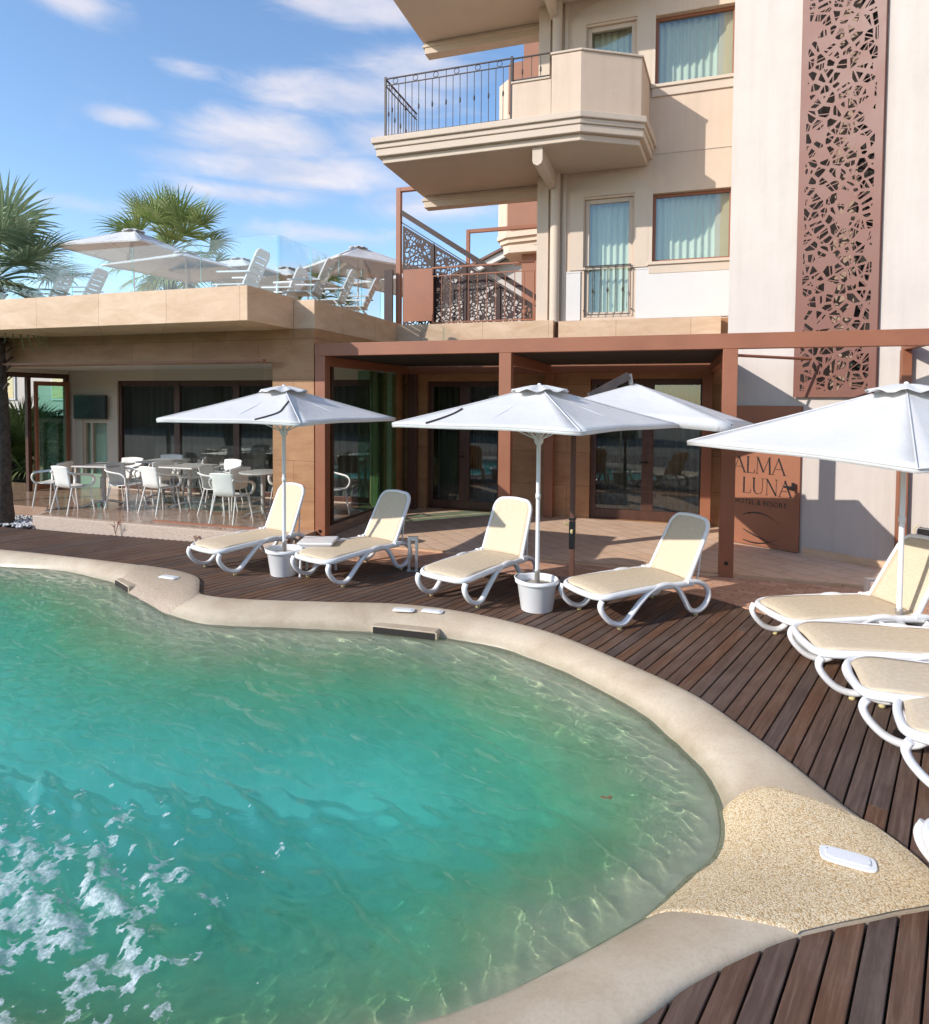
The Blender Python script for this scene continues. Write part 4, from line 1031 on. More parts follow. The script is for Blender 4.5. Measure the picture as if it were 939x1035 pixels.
# balconies
def balcony(zf,lab,full=True):
    """front at Y 10.05, chamfered right end, long railed part to the left past the building corner"""
    B=MB()
    fp=[(-4.78,10.12),(-1.43,10.12),(-.56,10.62),(-.47,HY-.003)]
    out=[(-4.78,12.25),(-4.78,10.12),(-1.43,10.12),(-.56,10.62),(-.47,HY-.003)]
    # slab body and stepped cornice as stacked, slightly larger outlines
    def outline(e):
        return [(-4.78-e,12.25),(-4.78-e,10.12-e),(-1.43+.15*e,10.12-e),(-.56+.75*e,10.62-.75*e),(-.47+e,HY-.002),(-2.40,HY-.002),(-2.40,12.25)]
    lev=[(-.40,-.30,.02),(-.30,-.18,.10),(-.18,-.10,.125),(-.10,-.0,.165)]
    for z0,z1,e in lev: B.prism(outline(e-.05),zf+z0+.0,zf+z1)
    b=B.build('balcony',M['beige_trim'],H,bevel=.012); b['label']=lab
    # parapet: full-height masonry on the right, low upstand in the middle
    def wallpath(pts,z0,z1,t=.14):
        m=MB()
        P=[Vector((p[0],p[1],0)) for p in pts]; nn=len(P); L=[];Rr=[]
        for i in range(nn):
            d0=(P[i]-P[i-1]).normalized() if i else (P[1]-P[0]).normalized(); d1=(P[i+1]-P[i]).normalized() if i<nn-1 else d0
            n0=Vector((-d0.y,d0.x,0)); n1=Vector((-d1.y,d1.x,0)); n_=(n0+n1).normalized(); k=t/max(.3,n_.dot(n0))
            L.append(P[i]); Rr.append(P[i]+n_*k)
        poly=[(p.x,p.y) for p in L]+[(p.x,p.y) for p in reversed(Rr)]
        m.prism(poly,z0,z1); return m
    m=wallpath([(-1.88,10.12),(-1.43,10.12),(-.56,10.62),(-.48,HY-.002)],zf+.002,zf+.93); p=m.build('parapet',M['beige'],b,bevel=.01)
    m=wallpath([(-2.50,10.12),(-1.882,10.12)],zf+.002,zf+.58); m.build('parapet',M['beige'],b,bevel=.01)
    m=wallpath([(-1.90,10.10),(-1.42,10.10),(-.54,10.605),(-.455,HY-.002)],zf+.932,zf+.965,.18); m.build('parapet_coping',M['beige_trim'],b,bevel=.008)
    m=wallpath([(-2.52,10.10),(-1.905,10.10)],zf+.582,zf+.612,.18); m.build('parapet_coping',M['beige_trim'],b,bevel=.008)
    m=MB(); m.box(-4.76,-4.60,11.55,12.20,zf+.002,zf+.50); m.box(-4.60,-3.9,12.05,12.20,zf+.002,zf+.32); m.build('parapet',M['beige'],b,bevel=.01)
    # iron railing
    rl=MB()
    def run(a,b_,zt,zb,n,circ=True,posts=True):
        a=Vector(a);b_=Vector(b_)
        rl.bar(a+Vector((0,0,zt)),b_+Vector((0,0,zt)),.028,.016); 
        rl.bar(a+Vector((0,0,zb)),b_+Vector((0,0,zb)),.022,.014)
        zi=zt-.11
        if circ: rl.bar(a+Vector((0,0,zi)),b_+Vector((0,0,zi)),.020,.012)
        for i in range(n+1):
            p=a.lerp(b_,i/n); top=zt if i%3==0 or not circ else zi
            rl.tube([p+Vector((0,0,zb)),p+Vector((0,0,top))],.0068,6)
            if i%2==1: 
                c=p+Vector((0,0,zb+(zi-zb)*.5)); rl.lathe([(.006,-.05),(.016,-.02),(.016,.02),(.006,.05)],tuple(c),8)
            if circ and i%3==1 and i+1<=n:
                c=a.lerp(b_,(i+.5)/n)+Vector((0,0,zt-.055)); d=(b_-a).normalized()
                rl.tube([c+d*.043*math.cos(t*PI/8)+Vector((0,0,.043*math.sin(t*PI/8))) for t in range(16)],.006,5,closed=True)
    run((-4.70,10.16,zf),(-2.54,10.16,zf),1.0,.06,18)
    run((-4.70,10.16,zf),(-4.70,11.55,zf),1.0,.06,11)
    run((-2.50,10.18,zf),(-1.92,10.18,zf),1.0,.66,4,False)
    for x,y in ((-4.70,10.16),(-2.52,10.16)): rl.bar((x,y,zf),(x,y,zf+1.03),.032,.032)
    rl.build('railing',M['iron'],b)
    # cantilever bracket and rear beam below the slab
    k=MB(); prof2=[(0,0),(.16,0),(.16,-.20),(.145,-.25),(.08,-.285),(.015,-.25),(0,-.20)]
    k.extr([(x,z) for x,z in prof2],(-2.19,10.22,zf-.402),(1,0,0),(0,0,1),(0,-1,0),1.35); k.build('bracket',M['beige_trim'],b)
    k=MB(); k.box(-4.72,-2.41,12.0,12.24,zf-.62,zf-.402); k.box(-4.76,-2.41,11.98,12.26,zf-.50,zf-.45); k.build('edge_beam',M['beige_trim'],b,bevel=.006)
    return b
balcony(F0+ST,'lower balcony with iron railing and solid chamfered parapet')
balcony(F0+2*ST,'upper balcony, only its underside in view')
# rear wing seen past the corner
rw=MB(); rw.box(-3.9,-2.4,17,22,3.5,12.6); rwo=rw.build('rear_wing',M['rear'],H)
for z in (F0+ST,F0+2*ST):
    r_=MB(); r_.prism([(-4.55,17.0),(-4.25,16.7),(-3.0,16.6),(-3.0,18.4),(-4.55,18.4)],z+.0,z+1.0); r_.build('parapet',M['beige'],rwo)
    r_=MB(); r_.prism([(-4.2,16.6),(-2.9,16.5),(-2.9,16.59),(-4.2,16.69)],z+.1,z+1.35); r_.build('brown_panel',M['rear'],rwo)
    for j,(e,z0,z1) in enumerate(((.0,-.12,-.002),(-.08,-.24,-.122),(-.16,-.34,-.242))):
        r_=MB(); r_.prism([(-4.58-e,17.0-0),(-4.26-e*.6,16.66-e),(-2.9,16.45-e),(-2.9,18.5),(-4.58-e,18.5)],z+z0,z+z1); r_.build('cornice',M['beige_trim'],rwo)
    r_=MB(); r_.prism([(-4.4,17.0),(-4.2,16.75),(-2.9,16.7),(-2.9,18.4),(-4.4,18.4)],z-.5,z-.342); r_.build('balcony_soffit',M['soffit'],rwo)

# tower
TO=Vector((.745,10.50,0)); TD=Vector((.838,-.545,0)).normalized(); TN=Vector((TD.y,-TD.x,0)); TN=Vector((-.545,-.838,0)).normalized()
def tw(s,d,z): p=TO+TD*s-TN*d; return (p.x,p.y,z)
w=MB(); holes_wall(w,0,7.0,0,12.6,[(1.02,1.98,2.24,12.5)],tw,.55)
a=Vector(tw(0,.55,0)); 
w.add([tw(0,0,0),tw(0,0,12.6),(.90,11.7,12.6),(.90,11.7,0)],[(0,1,2,3)])
w.add([tw(0,0,12.6),tw(7,0,12.6),(9,14,12.6),(.9,14,12.6)],[(0,1,2,3)])
w.build('tower_wall',M['cream'],H)
w=MB(); w.add([tw(.95,.551,2.2),tw(2.05,.551,2.2),tw(2.05,.551,12.6),tw(.95,.551,12.6)],[(0,1,2,3)]); w.build('recess_wall',pm('recess_plaster',(.36,.25,.18),.85,.05,1,.1,60,.002),H)
w=MB(); w.add([tw(1.50,.546,2.3),tw(1.96,.546,2.3),tw(1.96,.546,12.4),tw(1.50,.546,12.4)],[(0,1,2,3)]); w.build('recess_dark_sheet',M['dark'],H)  # near-black sheet over the right half of the recess wall
w=MB()
for s0,s1 in ((1.14,7.0),): w.add([tw(s0,-.012,.03),tw(s1,-.012,.03),tw(s1,-.012,.13),tw(s0,-.012,.13),tw(s0,0,.13),tw(s1,0,.13)],[(0,1,2,3),(3,2,5,4)])
w.build('skirting',M['trav_light'],H)
# perforated steel panels
def clip(poly,p,n):
    out=[]; m=len(poly)
    for i in range(m):
        a,b=poly[i],poly[(i+1)%m]; da=(a[0]-p[0])*n[0]+(a[1]-p[1])*n[1]; db=(b[0]-p[0])*n[0]+(b[1]-p[1])*n[1]
        if da>=0: out.append(a)
        if (da>=0)!=(db>=0): t=da/(da-db); out.append((a[0]+(b[0]-a[0])*t,a[1]+(b[1]-a[1])*t))
    return out
def inset(poly,w):
    m=len(poly); A=sum(poly[i][0]*poly[(i+1)%m][1]-poly[(i+1)%m][0]*poly[i][1] for i in range(m))
    q=poly if A>0 else poly[::-1]; r=q
    for i in range(m):
        a,b=q[i],q[(i+1)%m]; dx,dy=b[0]-a[0],b[1]-a[1]; L=math.hypot(dx,dy)
        if L<1e-6: continue
        n=(-dy/L,dx/L); r=clip(r,(a[0]+n[0]*w,a[1]+n[1]*w),n)
        if len(r)<3: return None
    ar=abs(sum(r[i][0]*r[(i+1)%len(r)][1]-r[(i+1)%len(r)][0]*r[i][1] for i in range(len(r))))/2
    # drop near-duplicate points
    o=[]
    for p in r:
        if not o or math.hypot(p[0]-o[-1][0],p[1]-o[-1][1])>.0015: o.append(p)
    if len(o)>2 and math.hypot(o[0][0]-o[-1][0],o[0][1]-o[-1][1])<.0015: o.pop()
    return o if ar>.00018 and len(o)>=3 else None
def shards(w,h,region,cell=.13,seed=1,edge=.05,bar1=.016,bar2=.007,solidp=.06,maxsplit=3):
    q=random.Random(seed); pts=[]
    ny=int(h/cell)+1; nx=int(w/cell)+1
    for j in range(ny):
        for i in range(nx): pts.append(((i+q.uniform(-.1,1.1))*w/nx,(j+q.uniform(-.1,1.1))*h/ny))
    holes=[]
    for p in pts:
        if q.random()<solidp: continue
        poly=[(edge,edge),(w-edge,edge),(w-edge,h-edge),(edge,h-edge)]
        if region:
            for pp,nn in region: poly=clip(poly,pp,nn)
        for o in pts:
            if o is p or abs(o[0]-p[0])>.6 or abs(o[1]-p[1])>.6: continue
            m_=((o[0]+p[0])/2,(o[1]+p[1])/2); n=(p[0]-o[0],p[1]-o[1]); poly=clip(poly,m_,n)
            if len(poly)<3: break
        if len(poly)<3: continue
        poly=inset(poly,bar1*q.uniform(.5,1.3))
        if not poly: continue
        parts=[poly]
        a0=q.uniform(0,PI); par=q.random()<.5; c=(sum(x for x,y in poly)/len(poly)+q.gauss(0,cell*.15),sum(y for x,y in poly)/len(poly)+q.gauss(0,cell*.15))
        for k in range(q.choice([1,1,2,2,maxsplit])):
            a=a0+(0 if par else q.uniform(.5,1.6)*(k)); off=(q.uniform(-.35,.35)*cell if par else 0)
            n=(math.cos(a),math.sin(a)); pt=(c[0]+n[0]*off,c[1]+n[1]*off); new=[]
            for r in parts:
                A_=clip(r,(pt[0]+n[0]*bar2/2,pt[1]+n[1]*bar2/2),n); B_=clip(r,(pt[0]-n[0]*bar2/2,pt[1]-n[1]*bar2/2),(-n[0],-n[1]))
                for z in (A_,B_):
                    if len(z)>=3: new.append(z)
            parts=new
        for r in parts:
            r=inset(r,.0006)
            if r: holes.append(r)
    return holes
PW=1.0; PZ0,PZ1=2.18,8.9
hs=shards(PW,PZ1-PZ0,None,.132,5,.07,.021,.010,.10,3)
o_=[(0,0),(PW,0),(PW,PZ1-PZ0),(0,PZ1-PZ0)]
m=cut_sheet(o_,hs,lambda x,y,d:tw(1.0+x,-.07+d,PZ0+y),.006)
pf=m.build('perforated_panel',M['perf'],H); pf['label']='tall brown steel screen cut with shard-shaped holes'
m=MB()
for s in (1.0,1.985): 
    m.add([tw(s,-.064,PZ0),tw(s+.015,-.064,PZ0),tw(s+.015,0,PZ0),tw(s,0,PZ0),tw(s,-.064,PZ1),tw(s+.015,-.064,PZ1),tw(s+.015,0,PZ1),tw(s,0,PZ1)],[(0,3,2,1),(4,5,6,7),(0,1,5,4),(1,2,6,5),(2,3,7,6),(3,0,4,7)])
m.build('panel_frame',M['perf'],pf)

# hotel sign
S=empty('hotel_sign',tw(.62,-.03,0),'brown steel sign board on the tower wall reading ALMA LUNA HOTEL & RESORT','sign')
def sbox(mb,s0,s1,d0,d1,z0,z1):
    P=[tw(s,d,z) for z in (z0,z1) for s,d in ((s0,d0),(s1,d0),(s1,d1),(s0,d1))]
    mb.add(P,[(0,1,2,3),(7,6,5,4),(0,4,5,1),(1,5,6,2),(2,6,7,3),(3,7,4,0)])
m=MB(); sbox(m,.02,1.11,-.05,-.005,.045,2.06); m.build('board',M['corten'],S,bevel=.004)
SD=-.0535
def stroke(mb,pts,w,d=SD,t=.004):
    P=[Vector((a,b)) for a,b in pts]; n=len(P)
    ws=w if isinstance(w,(list,tuple)) else [w]*n
    L=[];Rr=[]
    for i in range(n):
        dd=(P[min(i+1,n-1)]-P[max(i-1,0)]).normalized(); nn_=Vector((-dd.y,dd.x)); L.append(P[i]+nn_*ws[i]/2); Rr.append(P[i]-nn_*ws[i]/2)
    for i in range(n-1):
        q=[L[i],L[i+1],Rr[i+1],Rr[i]]
        mb.add([tw(p.x,d,p.y) for p in q]+[tw(p.x,d+t,p.y) for p in q],[(0,1,2,3),(7,6,5,4),(0,4,5,1),(1,5,6,2),(2,6,7,3),(3,7,4,0)])
TH,TK,SF=.007,.022,.05
def letter(mb,ch,s,z,h,w):
    X=lambda u:s+u*w; Z=lambda v:z+v*h
    def ser(u,v,k=.10): stroke(mb,[(X(u-k),Z(v)),(X(u+k),Z(v))],TH)
    if ch=='A':
        stroke(mb,[(X(.05),Z(0)),(X(.5),Z(1.0))],TH*1.2); stroke(mb,[(X(.46),Z(1.0)),(X(.93),Z(0))],TK); stroke(mb,[(X(.22),Z(.34)),(X(.75),Z(.34))],TH); ser(.06,0,.12); ser(.93,0,.13)
    if ch=='L':
        stroke(mb,[(X(.2),Z(0)),(X(.2),Z(1))],TK); stroke(mb,[(X(.05),Z(0)),(X(.92),Z(0))],TH); stroke(mb,[(X(.90),Z(0)),(X(.95),Z(.24))],TH); ser(.2,1,.15)
    if ch=='M':
        stroke(mb,[(X(.08),Z(0)),(X(.12),Z(1))],TH); stroke(mb,[(X(.12),Z(1)),(X(.5),Z(.08))],TK); stroke(mb,[(X(.5),Z(.08)),(X(.86),Z(1))],TH); stroke(mb,[(X(.86),Z(1)),(X(.91),Z(0))],TK); ser(.08,0,.09); ser(.91,0,.10); ser(.08,1,.07); ser(.9,1,.07)
    if ch=='U':
        stroke(mb,[(X(.15),Z(1)),(X(.15),Z(.35)),(X(.2),Z(.14)),(X(.34),Z(.02)),(X(.52),Z(0))],[TK,TK,TK*.9,TK*.6,TH]); stroke(mb,[(X(.5),Z(0)),(X(.68),Z(.03)),(X(.8),Z(.15)),(X(.85),Z(.35)),(X(.85),Z(1))],TH); ser(.15,1,.14); ser(.85,1,.12)
    if ch=='N':
        stroke(mb,[(X(.14),Z(0)),(X(.14),Z(1))],TH); stroke(mb,[(X(.14),Z(1)),(X(.86),Z(0))],TK); stroke(mb,[(X(.86),Z(0)),(X(.86),Z(1))],TH); ser(.14,0,.11); ser(.86,1,.11); ser(.10,1,.10)
lt=MB(); x=.155
for ch,w_ in (('A',.19),('L',.135),('M',.225),('A',.19)): letter(lt,ch,x,1.09,.235,w_); x+=w_+.008
lt.build('lettering',M['black'],S)
lt=MB(); x=.30
for ch,w_ in (('L',.135),('U',.18),('N',.18),('A',.18)): letter(lt,ch,x,.795,.225,w_); x+=w_+.012
lt.build('lettering',M['black'],S)
tx=bpy.data.curves.new('t','FONT'); tx.body='HOTEL & RESORT'; tx.size=.098; tx.extrude=.0015; tx.space_character=1.12
to=bpy.data.objects.new('t',tx); col.objects.link(to); bpy.context.view_layer.update()
dg=bpy.context.evaluated_depsgraph_get(); tm=bpy.data.meshes.new_from_object(to.evaluated_get(dg)); 
xs=[v_.co.x for v_ in tm.vertices]; kx=.74/(max(xs)-min(xs))
lm=MB(); lm.add([tw(.205+(v_.co.x-min(xs))*kx,SD+.0015-v_.co.z,.635+v_.co.y*1.0) for v_ in tm.vertices],[tuple(p.vertices) for p in tm.polygons]); lm.build('small_lettering',M['black'],S)
bpy.data.objects.remove(to); bpy.data.meshes.remove(tm)
EM=[MB(),MB(),MB()]
def arc(p0,p1,p2,n=12): return [((1-t)**2*p0[0]+2*t*(1-t)*p1[0]+t*t*p2[0],(1-t)**2*p0[1]+2*t*(1-t)*p1[1]+t*t*p2[1]) for t in [i/n for i in range(n+1)]]
wd=[.004+.016*math.sin(PI*min(1,i/12+.15)) for i in range(13)]
stroke(EM[0],arc((.32,.47),(.60,.60),(.84,.40)),wd)
stroke(EM[1],arc((.33,.26),(.55,.16),(.84,.085)),wd); stroke(EM[2],arc((.33,.105),(.60,.03),(.84,.19)),wd)
for em in EM: em.build('emblem_stroke',M['black'],S)
sl=MB(); sbox(sl,.93,1.04,-.12,-.055,.93,.955); sl.tube([tw(1.05,-.11,.90),tw(1.05,-.11,1.01)],.022,10); sl.build('spotlight',M['black'],S)

# ------------------------------------------------------------------ pergola
P=empty('pergola',(-2.1,8.38,0),'brown painted steel pergola running along the front of the hotel terrace','pergola')
bm_=MB(); bm_.box(-4.97,6.5,8.32,8.46,2.74,2.92); bm_.build('front_beam',M['corten'],P,bevel=.004)
for x in (-4.885,-2.12,.625):
    m=MB(); m.box(x-.082,x+.082,8.325,8.455,.0,2.739); po=m.build('post',M['corten'],P,bevel=.004)
    m=MB(); m.tube([(x,8.324,.18),(x,8.315,.18)],.024,16); m.tube([(x,8.314,.18),(x,8.312,.18)],.012,12); m.build('post_light',M['black'],po)
for x in (-4.72,-2.10,.52):
    m=MB(); m.box(x-.08,x+.08,HY-.20,HY-.06,.033,2.60); m.build('rear_post',M['corten_dark'] if x<-3 else M['corten'],P,bevel=.004)
for x in (-4.86,-2.12,.60):
    m=MB(); m.box(x-.05,x+.05,8.461,HY-.01,2.60,2.738); m.build('cross_beam',M['corten'],P,bevel=.003)
m=MB(); m.box(-4.8,.66,HY-.20,HY-.06,2.602,2.737); m.build('rear_beam',M['corten'],P)
m=MB(); m.box(-4.95,.70,8.462,HY-.31,2.741,2.80); m.build('roof_deck',M['ceiling_dark'],P)
m=MB(); m.box(2.60,2.70,9.12,9.22,0,2.75); m.build('post',M['corten'],P,bevel=.003)
m=MB(); m.box(2.61,2.69,8.461,9.22,2.751,2.86); m.build('cross_beam',M['corten'],P,bevel=.003)
m=MB(); m.tube([(.71,8.9,2.70),(1.7,9.6,2.68)],.02,8); m.build('tie_rod',M['corten'],P)
lampo=MB()
# small spotlight at the right on the tower
fx_=empty('wall_box',tw(2.62,-.03,.60),'black wall fitting on the tower at the right edge behind the lounger','fitting')
m=MB(); sbox(m,2.50,2.74,-.09,-.004,.35,.62); m.build('housing',M['black'],fx_,bevel=.008)
m=MB(); m.tube([tw(2.5,-.05,.65),tw(2.46,-.06,.60),tw(2.45,-.06,.45),tw(2.47,-.05,.36)],.006,6); m.build('cable',M['rubber'],fx_)
m=MB(); sbox(m,2.66,2.8,-.08,-.004,.62,2.7); 
dpipe=m.build('dark_downpipe',M['corten_dark'],H)

# ------------------------------------------------------------------ restaurant pavilion
RP=empty('restaurant_pavilion',(-9,8.4,0),'low restaurant pavilion of brown travertine with a flat overhanging roof terrace','building')
m=MB(); m.box(-5.69,-4.985,8.33,8.80,.0,3.139); m.build('stone_pillar',M['trav'],RP,bevel=.004)
m=MB(); m.box(-20,-5.33,7.25,11.9,3.14,3.60); m.box(-5.329,-4.98,8.34,11.9,3.14,3.56); m.build('roof_slab',M['trav_light'],RP,bevel=.006)
m=MB(); m.box(-5.33+.002,-4.985,8.80+.001,HY-.02,2.745,3.139); m.build('side_lintel',M['trav'],RP)
m=MB(); m.box(-20,-5.691,8.36,8.66,2.66,3.139); m.build('header_beam',M['trav'],RP)
m=MB(); m.box(-20,-5.0,8.661,10.99,2.70,2.76); m.build('ceiling',M['white_panel'],RP)
rb=[(-11.22,-5.2,.19,2.48),(-12.2,-11.5,.42,1.62)]
m=MB(); holes_wall(m,-12.6,-4.95,.18,2.70,rb,lambda x,d,z:(x,10.8+d,z),.2); m.build('back_wall',M['soffit'],RP)
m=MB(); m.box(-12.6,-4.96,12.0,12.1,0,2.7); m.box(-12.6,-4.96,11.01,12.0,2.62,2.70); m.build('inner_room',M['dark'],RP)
# tall curtained glazing
a,b,c,d=rb[0]; xs_=[a,-9.7,-8.25,-6.75,b]
fr=MB()
for x in xs_: fr.box(x-.07,x+.07,10.84,10.92,c,d)
for x0,x1 in zip(xs_,xs_[1:]): fr.box(x0+.071,x1-.071,10.85,10.91,d-.11,d); fr.box(x0+.071,x1-.071,10.85,10.91,c,c+.1)
f=fr.build('glazing_frame',M['door_wood'],RP,bevel=.004)
for x0,x1 in zip(xs_,xs_[1:]):
    g=MB(); g.box(x0+.071,x1-.071,10.875,10.883,c+.101,d-.111); g.build('pane',M['glass_dark'],f)
curt(a+.05,b-.05,c,d,11.12,f,'curtain_grey',.035,.16,77)
a,b,c,d=rb[1]
fr=MB()
for bx in ((a,a+.05,c,d),(b-.05,b,c,d),(a+.051,b-.051,d-.05,d),(a+.051,b-.051,c,c+.05),(-12.0,-11.95,c+.051,d-.051)): fr.box(bx[0],bx[1],10.84,10.92,bx[2],bx[3])
f=fr.build('window_frame',M['beige_trim'],RP); g=MB(); g.box(a+.02,b-.02,10.88,10.888,c+.02,d-.02); g.build('pane',M['glass'],f); curt(a,b,c,d,10.97,f,'curtain',.015,.1,5)
# frameless sliding glass screens at the front
for x0,x1 in ((-7.72,-7.02),(-7.01,-6.36),(-6.35,-5.72)):
    g=MB(); g.box(x0,x1,8.14,8.15,.20,2.655); g.build('sliding_pane',M['glass_clear'],RP)
m=MB(); m.box(-7.74,-5.70,8.12,8.17,.181,.199); m.box(-15,-5.70,8.10,8.19,2.656,2.69); m.build('glass_track',M['corten'],RP)
# side glazing facing the pergola
m=MB(); 
for y in (8.83,10.55): m.box(-5.0,-4.955,y-.03,y+.03,.18,2.74)
m.box(-5.0,-4.955,8.861,10.519,2.66,2.74); m.box(-5.0,-4.955,8.861,10.519,.18,.22); f=m.build('side_frame',M['door_wood'],RP)
for k in range(2):
    g=MB(); y=9.75+k*.5; g.box(-5.30,-4.97,y,y+.01,.23,2.60) if False else g.bar((-5.0+.0*k,y,1.42),(-4.55,y+.05,1.42),.010,2.34); 
    g.build('folded_pane',M['glass_green'],f)
m=MB(); m.box(-5.2,-4.951,10.60,HY-.02,.0,2.744); m.build('side_stone_wall',M['trav'],RP)
# glass doors at the left end, open to the lawn
fr=MB()
for y in (8.0,9.86,10.74): fr.box(-12.62,-12.54,y-.04,y+.04,.18,2.52)
fr.box(-12.62,-12.54,7.9,10.79,2.521,2.62); f=fr.build('folding_door_frame',M['door_wood'],RP,bevel=.004)
lf_=MB(); 
for y0,y1 in ((9.92,9.98),(10.62,10.70)): lf_.box(-12.5,-12.44,y0,y1,.20,2.45)
lf_.box(-12.5,-12.44,9.981,10.619,2.36,2.45); lf_.box(-12.5,-12.44,9.981,10.619,.20,.32); lo=lf_.build('door_leaf',M['corten'],RP,bevel=.003); g=MB(); g.box(-12.475,-12.467,9.98,10.62,.32,2.36); g.build('pane',M['glass_green'],lo)
m=MB(); m.box(-12.62,-12.54,7.9,10.79,2.621,2.70); m.build('door_transom',M['soffit'],RP)

# television
T=empty('television',(-11.89,10.75,1.9),'black flat television hanging on the restaurant wall','television')
m=MB(); m.box(-12.33,-11.43,10.70,10.745,1.66,2.17); m.build('screen_bezel',M['black'],T,bevel=.006)
m=MB(); m.box(-12.30,-11.46,10.695,10.699,1.69,2.14); m.build('screen',pm('screen_black',(.008,.008,.009),.25,.05,3,0,10,.001),T)
m=MB(); m.box(-12.0,-11.8,10.746,10.798,1.8,2.0); m.build('wall_bracket',M['black'],T)

# roof-terrace glass balustrade
G=empty('glass_balustrade',(-5.3,7.9,3.6),'clear glass balustrade with slim posts around the roof terrace','balustrade')
gz0,gz1=3.605,4.48
GX=[-20,-17.8,-15.6,-13.4,-11.2,-9.35,-8.1,-6.8,-5.45]
YF=8.12
for x0,x1 in zip(GX,GX[1:]):
    m=MB(); m.box(x0+.012,x1-.012,YF,YF+.012,gz0,gz1); m.build('glass_panel',M['glass_rail'],G)
GY=[8.13,9.0,9.9,10.75,11.55]
for y0,y1 in zip(GY,GY[1:]):
    m=MB(); m.box(-5.45,-5.438,y0+.012,y1-.012,gz0,gz1); m.build('glass_panel',M['glass_rail'],G)
for x,y in [(x,YF+.006) for x in GX[4:]]+[(-5.444,y) for y in GY[1:]]:
    m=MB(); m.box(x-.005,x+.005,y-.005,y+.005,gz0,gz0+.86); m.build('post',M['glass_green'],G)

# stair screen and gate frame on the hotel's own terrace
SY=12.5
SC=empty('stair_screen',(-4,SY,3.55),'brown steel portal frame with pierced stair balustrade on the roof terrace','screen')
m=MB(); m.box(-5.54,-5.44,SY,SY+.1,3.55,6.50); m.box(-5.439,-2.45,SY,SY+.1,6.42,6.50); m.build('portal_frame',M['corten'],SC,bevel=.004)
m=MB(); m.box(-4.62,-4.54,14.4,14.48,3.55,6.05) ; m.box(-4.539,-2.4,14.4,14.48,5.97,6.05); m.build('portal_frame',M['corten'],SC,bevel=.004)
m=MB(); m.bar((-5.44,SY+.05,6.00),(-2.55,SY+.05,4.10),.07,.10); m.bar((-5.44,SY+.05,5.80),(-2.55,SY+.05,3.93),.03,.02); m.build('handrail',M['stair_dark'],SC)
sl_=(4.05-5.86)/(2.85)
def topz(x): return 5.72-3.55+ (x-0)*sl_
nrm_=(sl_/math.hypot(1,sl_),-1/math.hypot(1,sl_))
xw=5.40-2.6
for j,(xa,xb) in enumerate(((0,.66),(.70,1.36),(1.40,2.06),(2.10,2.76))):
    w_=xb-xa; hmax=topz(xa)
    hs=shards(w_,hmax+.2,[((0,topz(xa)-.05),nrm_)],.085,40+j,.03,.016,.009,.10,2)
    o_=[(0,0),(w_,0),(w_,max(.03,topz(xb))),(0,topz(xa))]
    hs=[h for h in hs if all(.02<p[0]<w_-.02 and .02<p[1]<topz(xa+p[0])-.02 for p in h)]
    if j: pm2=MB(); pm2.box(-5.40+xa-.037,-5.40+xa-.003,SY+.02,SY+.06,3.56,3.56+topz(xa)+.02); pm2.build('screen_post',M['stair_dark'],SC)
    m=cut_sheet(o_,hs,lambda x,y,d,xa=xa:(-5.40+xa+x,SY+.04+d,3.56+y),.008); m.build('pierced_panel',M['stair_dark'],SC)
m=MB(); m.box(-5.32,-4.68,SY-.12,SY-.10,3.72,4.78); m.build('solid_panel',M['corten'],SC)
m=MB(); m.box(-5.75,-5.56,SY-.12,SY-.08,3.56,4.80); m.build('side_panel',M['stair_dark'],SC)
TR=empty('terrace_railing',(-3.6,SY-.4,3.55),'thin brown bar railing in front of the pierced stair panels','railing')
m=MB(); y=SY-.3
m.bar((-4.62,y,4.74),(-2.55,y,4.74),.04,.03); m.bar((-4.62,y,4.58),(-2.55,y,4.58),.02,.02); m.bar((-4.62,y,3.66),(-2.55,y,3.66),.03,.02); m.build('rail',M['corten'],TR)
for i in range(12):
    b_=MB(); x=-4.60+2.04*i/11; b_.tube([(x,y,3.66),(x,y,4.58)],.009 if i%11 else .018,6); b_.build('baluster',M['corten'],TR)
tr=MB(); tr.box(-20,-2.37,11.91,26,3.35,3.54); tr.build('rear_terrace_slab',M['trav_light'],H)
# inner end wall of terrace
# neighbour house with gable
NH=empty('neighbour_house',(-7.2,32,0),'pale house with low gable roof and chimney behind the roof terrace','house')
m=MB(); m.extr([(-11.5,0),(-3.2,0),(-3.2,8.3),(-7.15,9.0),(-11.5,7.1)],(0,30,0),(1,0,0),(0,0,1),(0,-1,0),9); m.build('wall',M['cream'],NH)
m=MB(); m.bar((-12.2,29.5,6.85),(-7.1,29.5,9.12),.30,.30,up=(0,0,1)); m.bar((-7.1,29.5,9.12),(-2.8,29.5,8.25),.30,.30); m.build('verge',M['white_panel'],NH)
m=MB(); m.extr([(-12.3,7.0),(-7.1,9.3),(-7.1,9.42),(-12.3,7.12)],(0,29.2,0),(1,0,0),(0,0,1),(0,-1,0),10); m.extr([(-7.1,9.3),(-2.6,8.38),(-2.6,8.5),(-7.1,9.42)],(0,29.2,0),(1,0,0),(0,0,1),(0,-1,0),10); rf_o=m.build('roof',M['roof'],NH)
for x,z in ((-7.9,9.3),(-9.4,8.6)):
    m=MB(); m.box(x-.2,x+.2,31,31.4,z-.5,z+.45); m.box(x-.26,x+.26,30.94,31.46,z+.451,z+.52); m.build('chimney',M['rear'],rf_o)
m=MB(); m.box(-6.2,-5.2,29.90,29.97,5.2,6.6); m.build('window',M['glass'],NH)
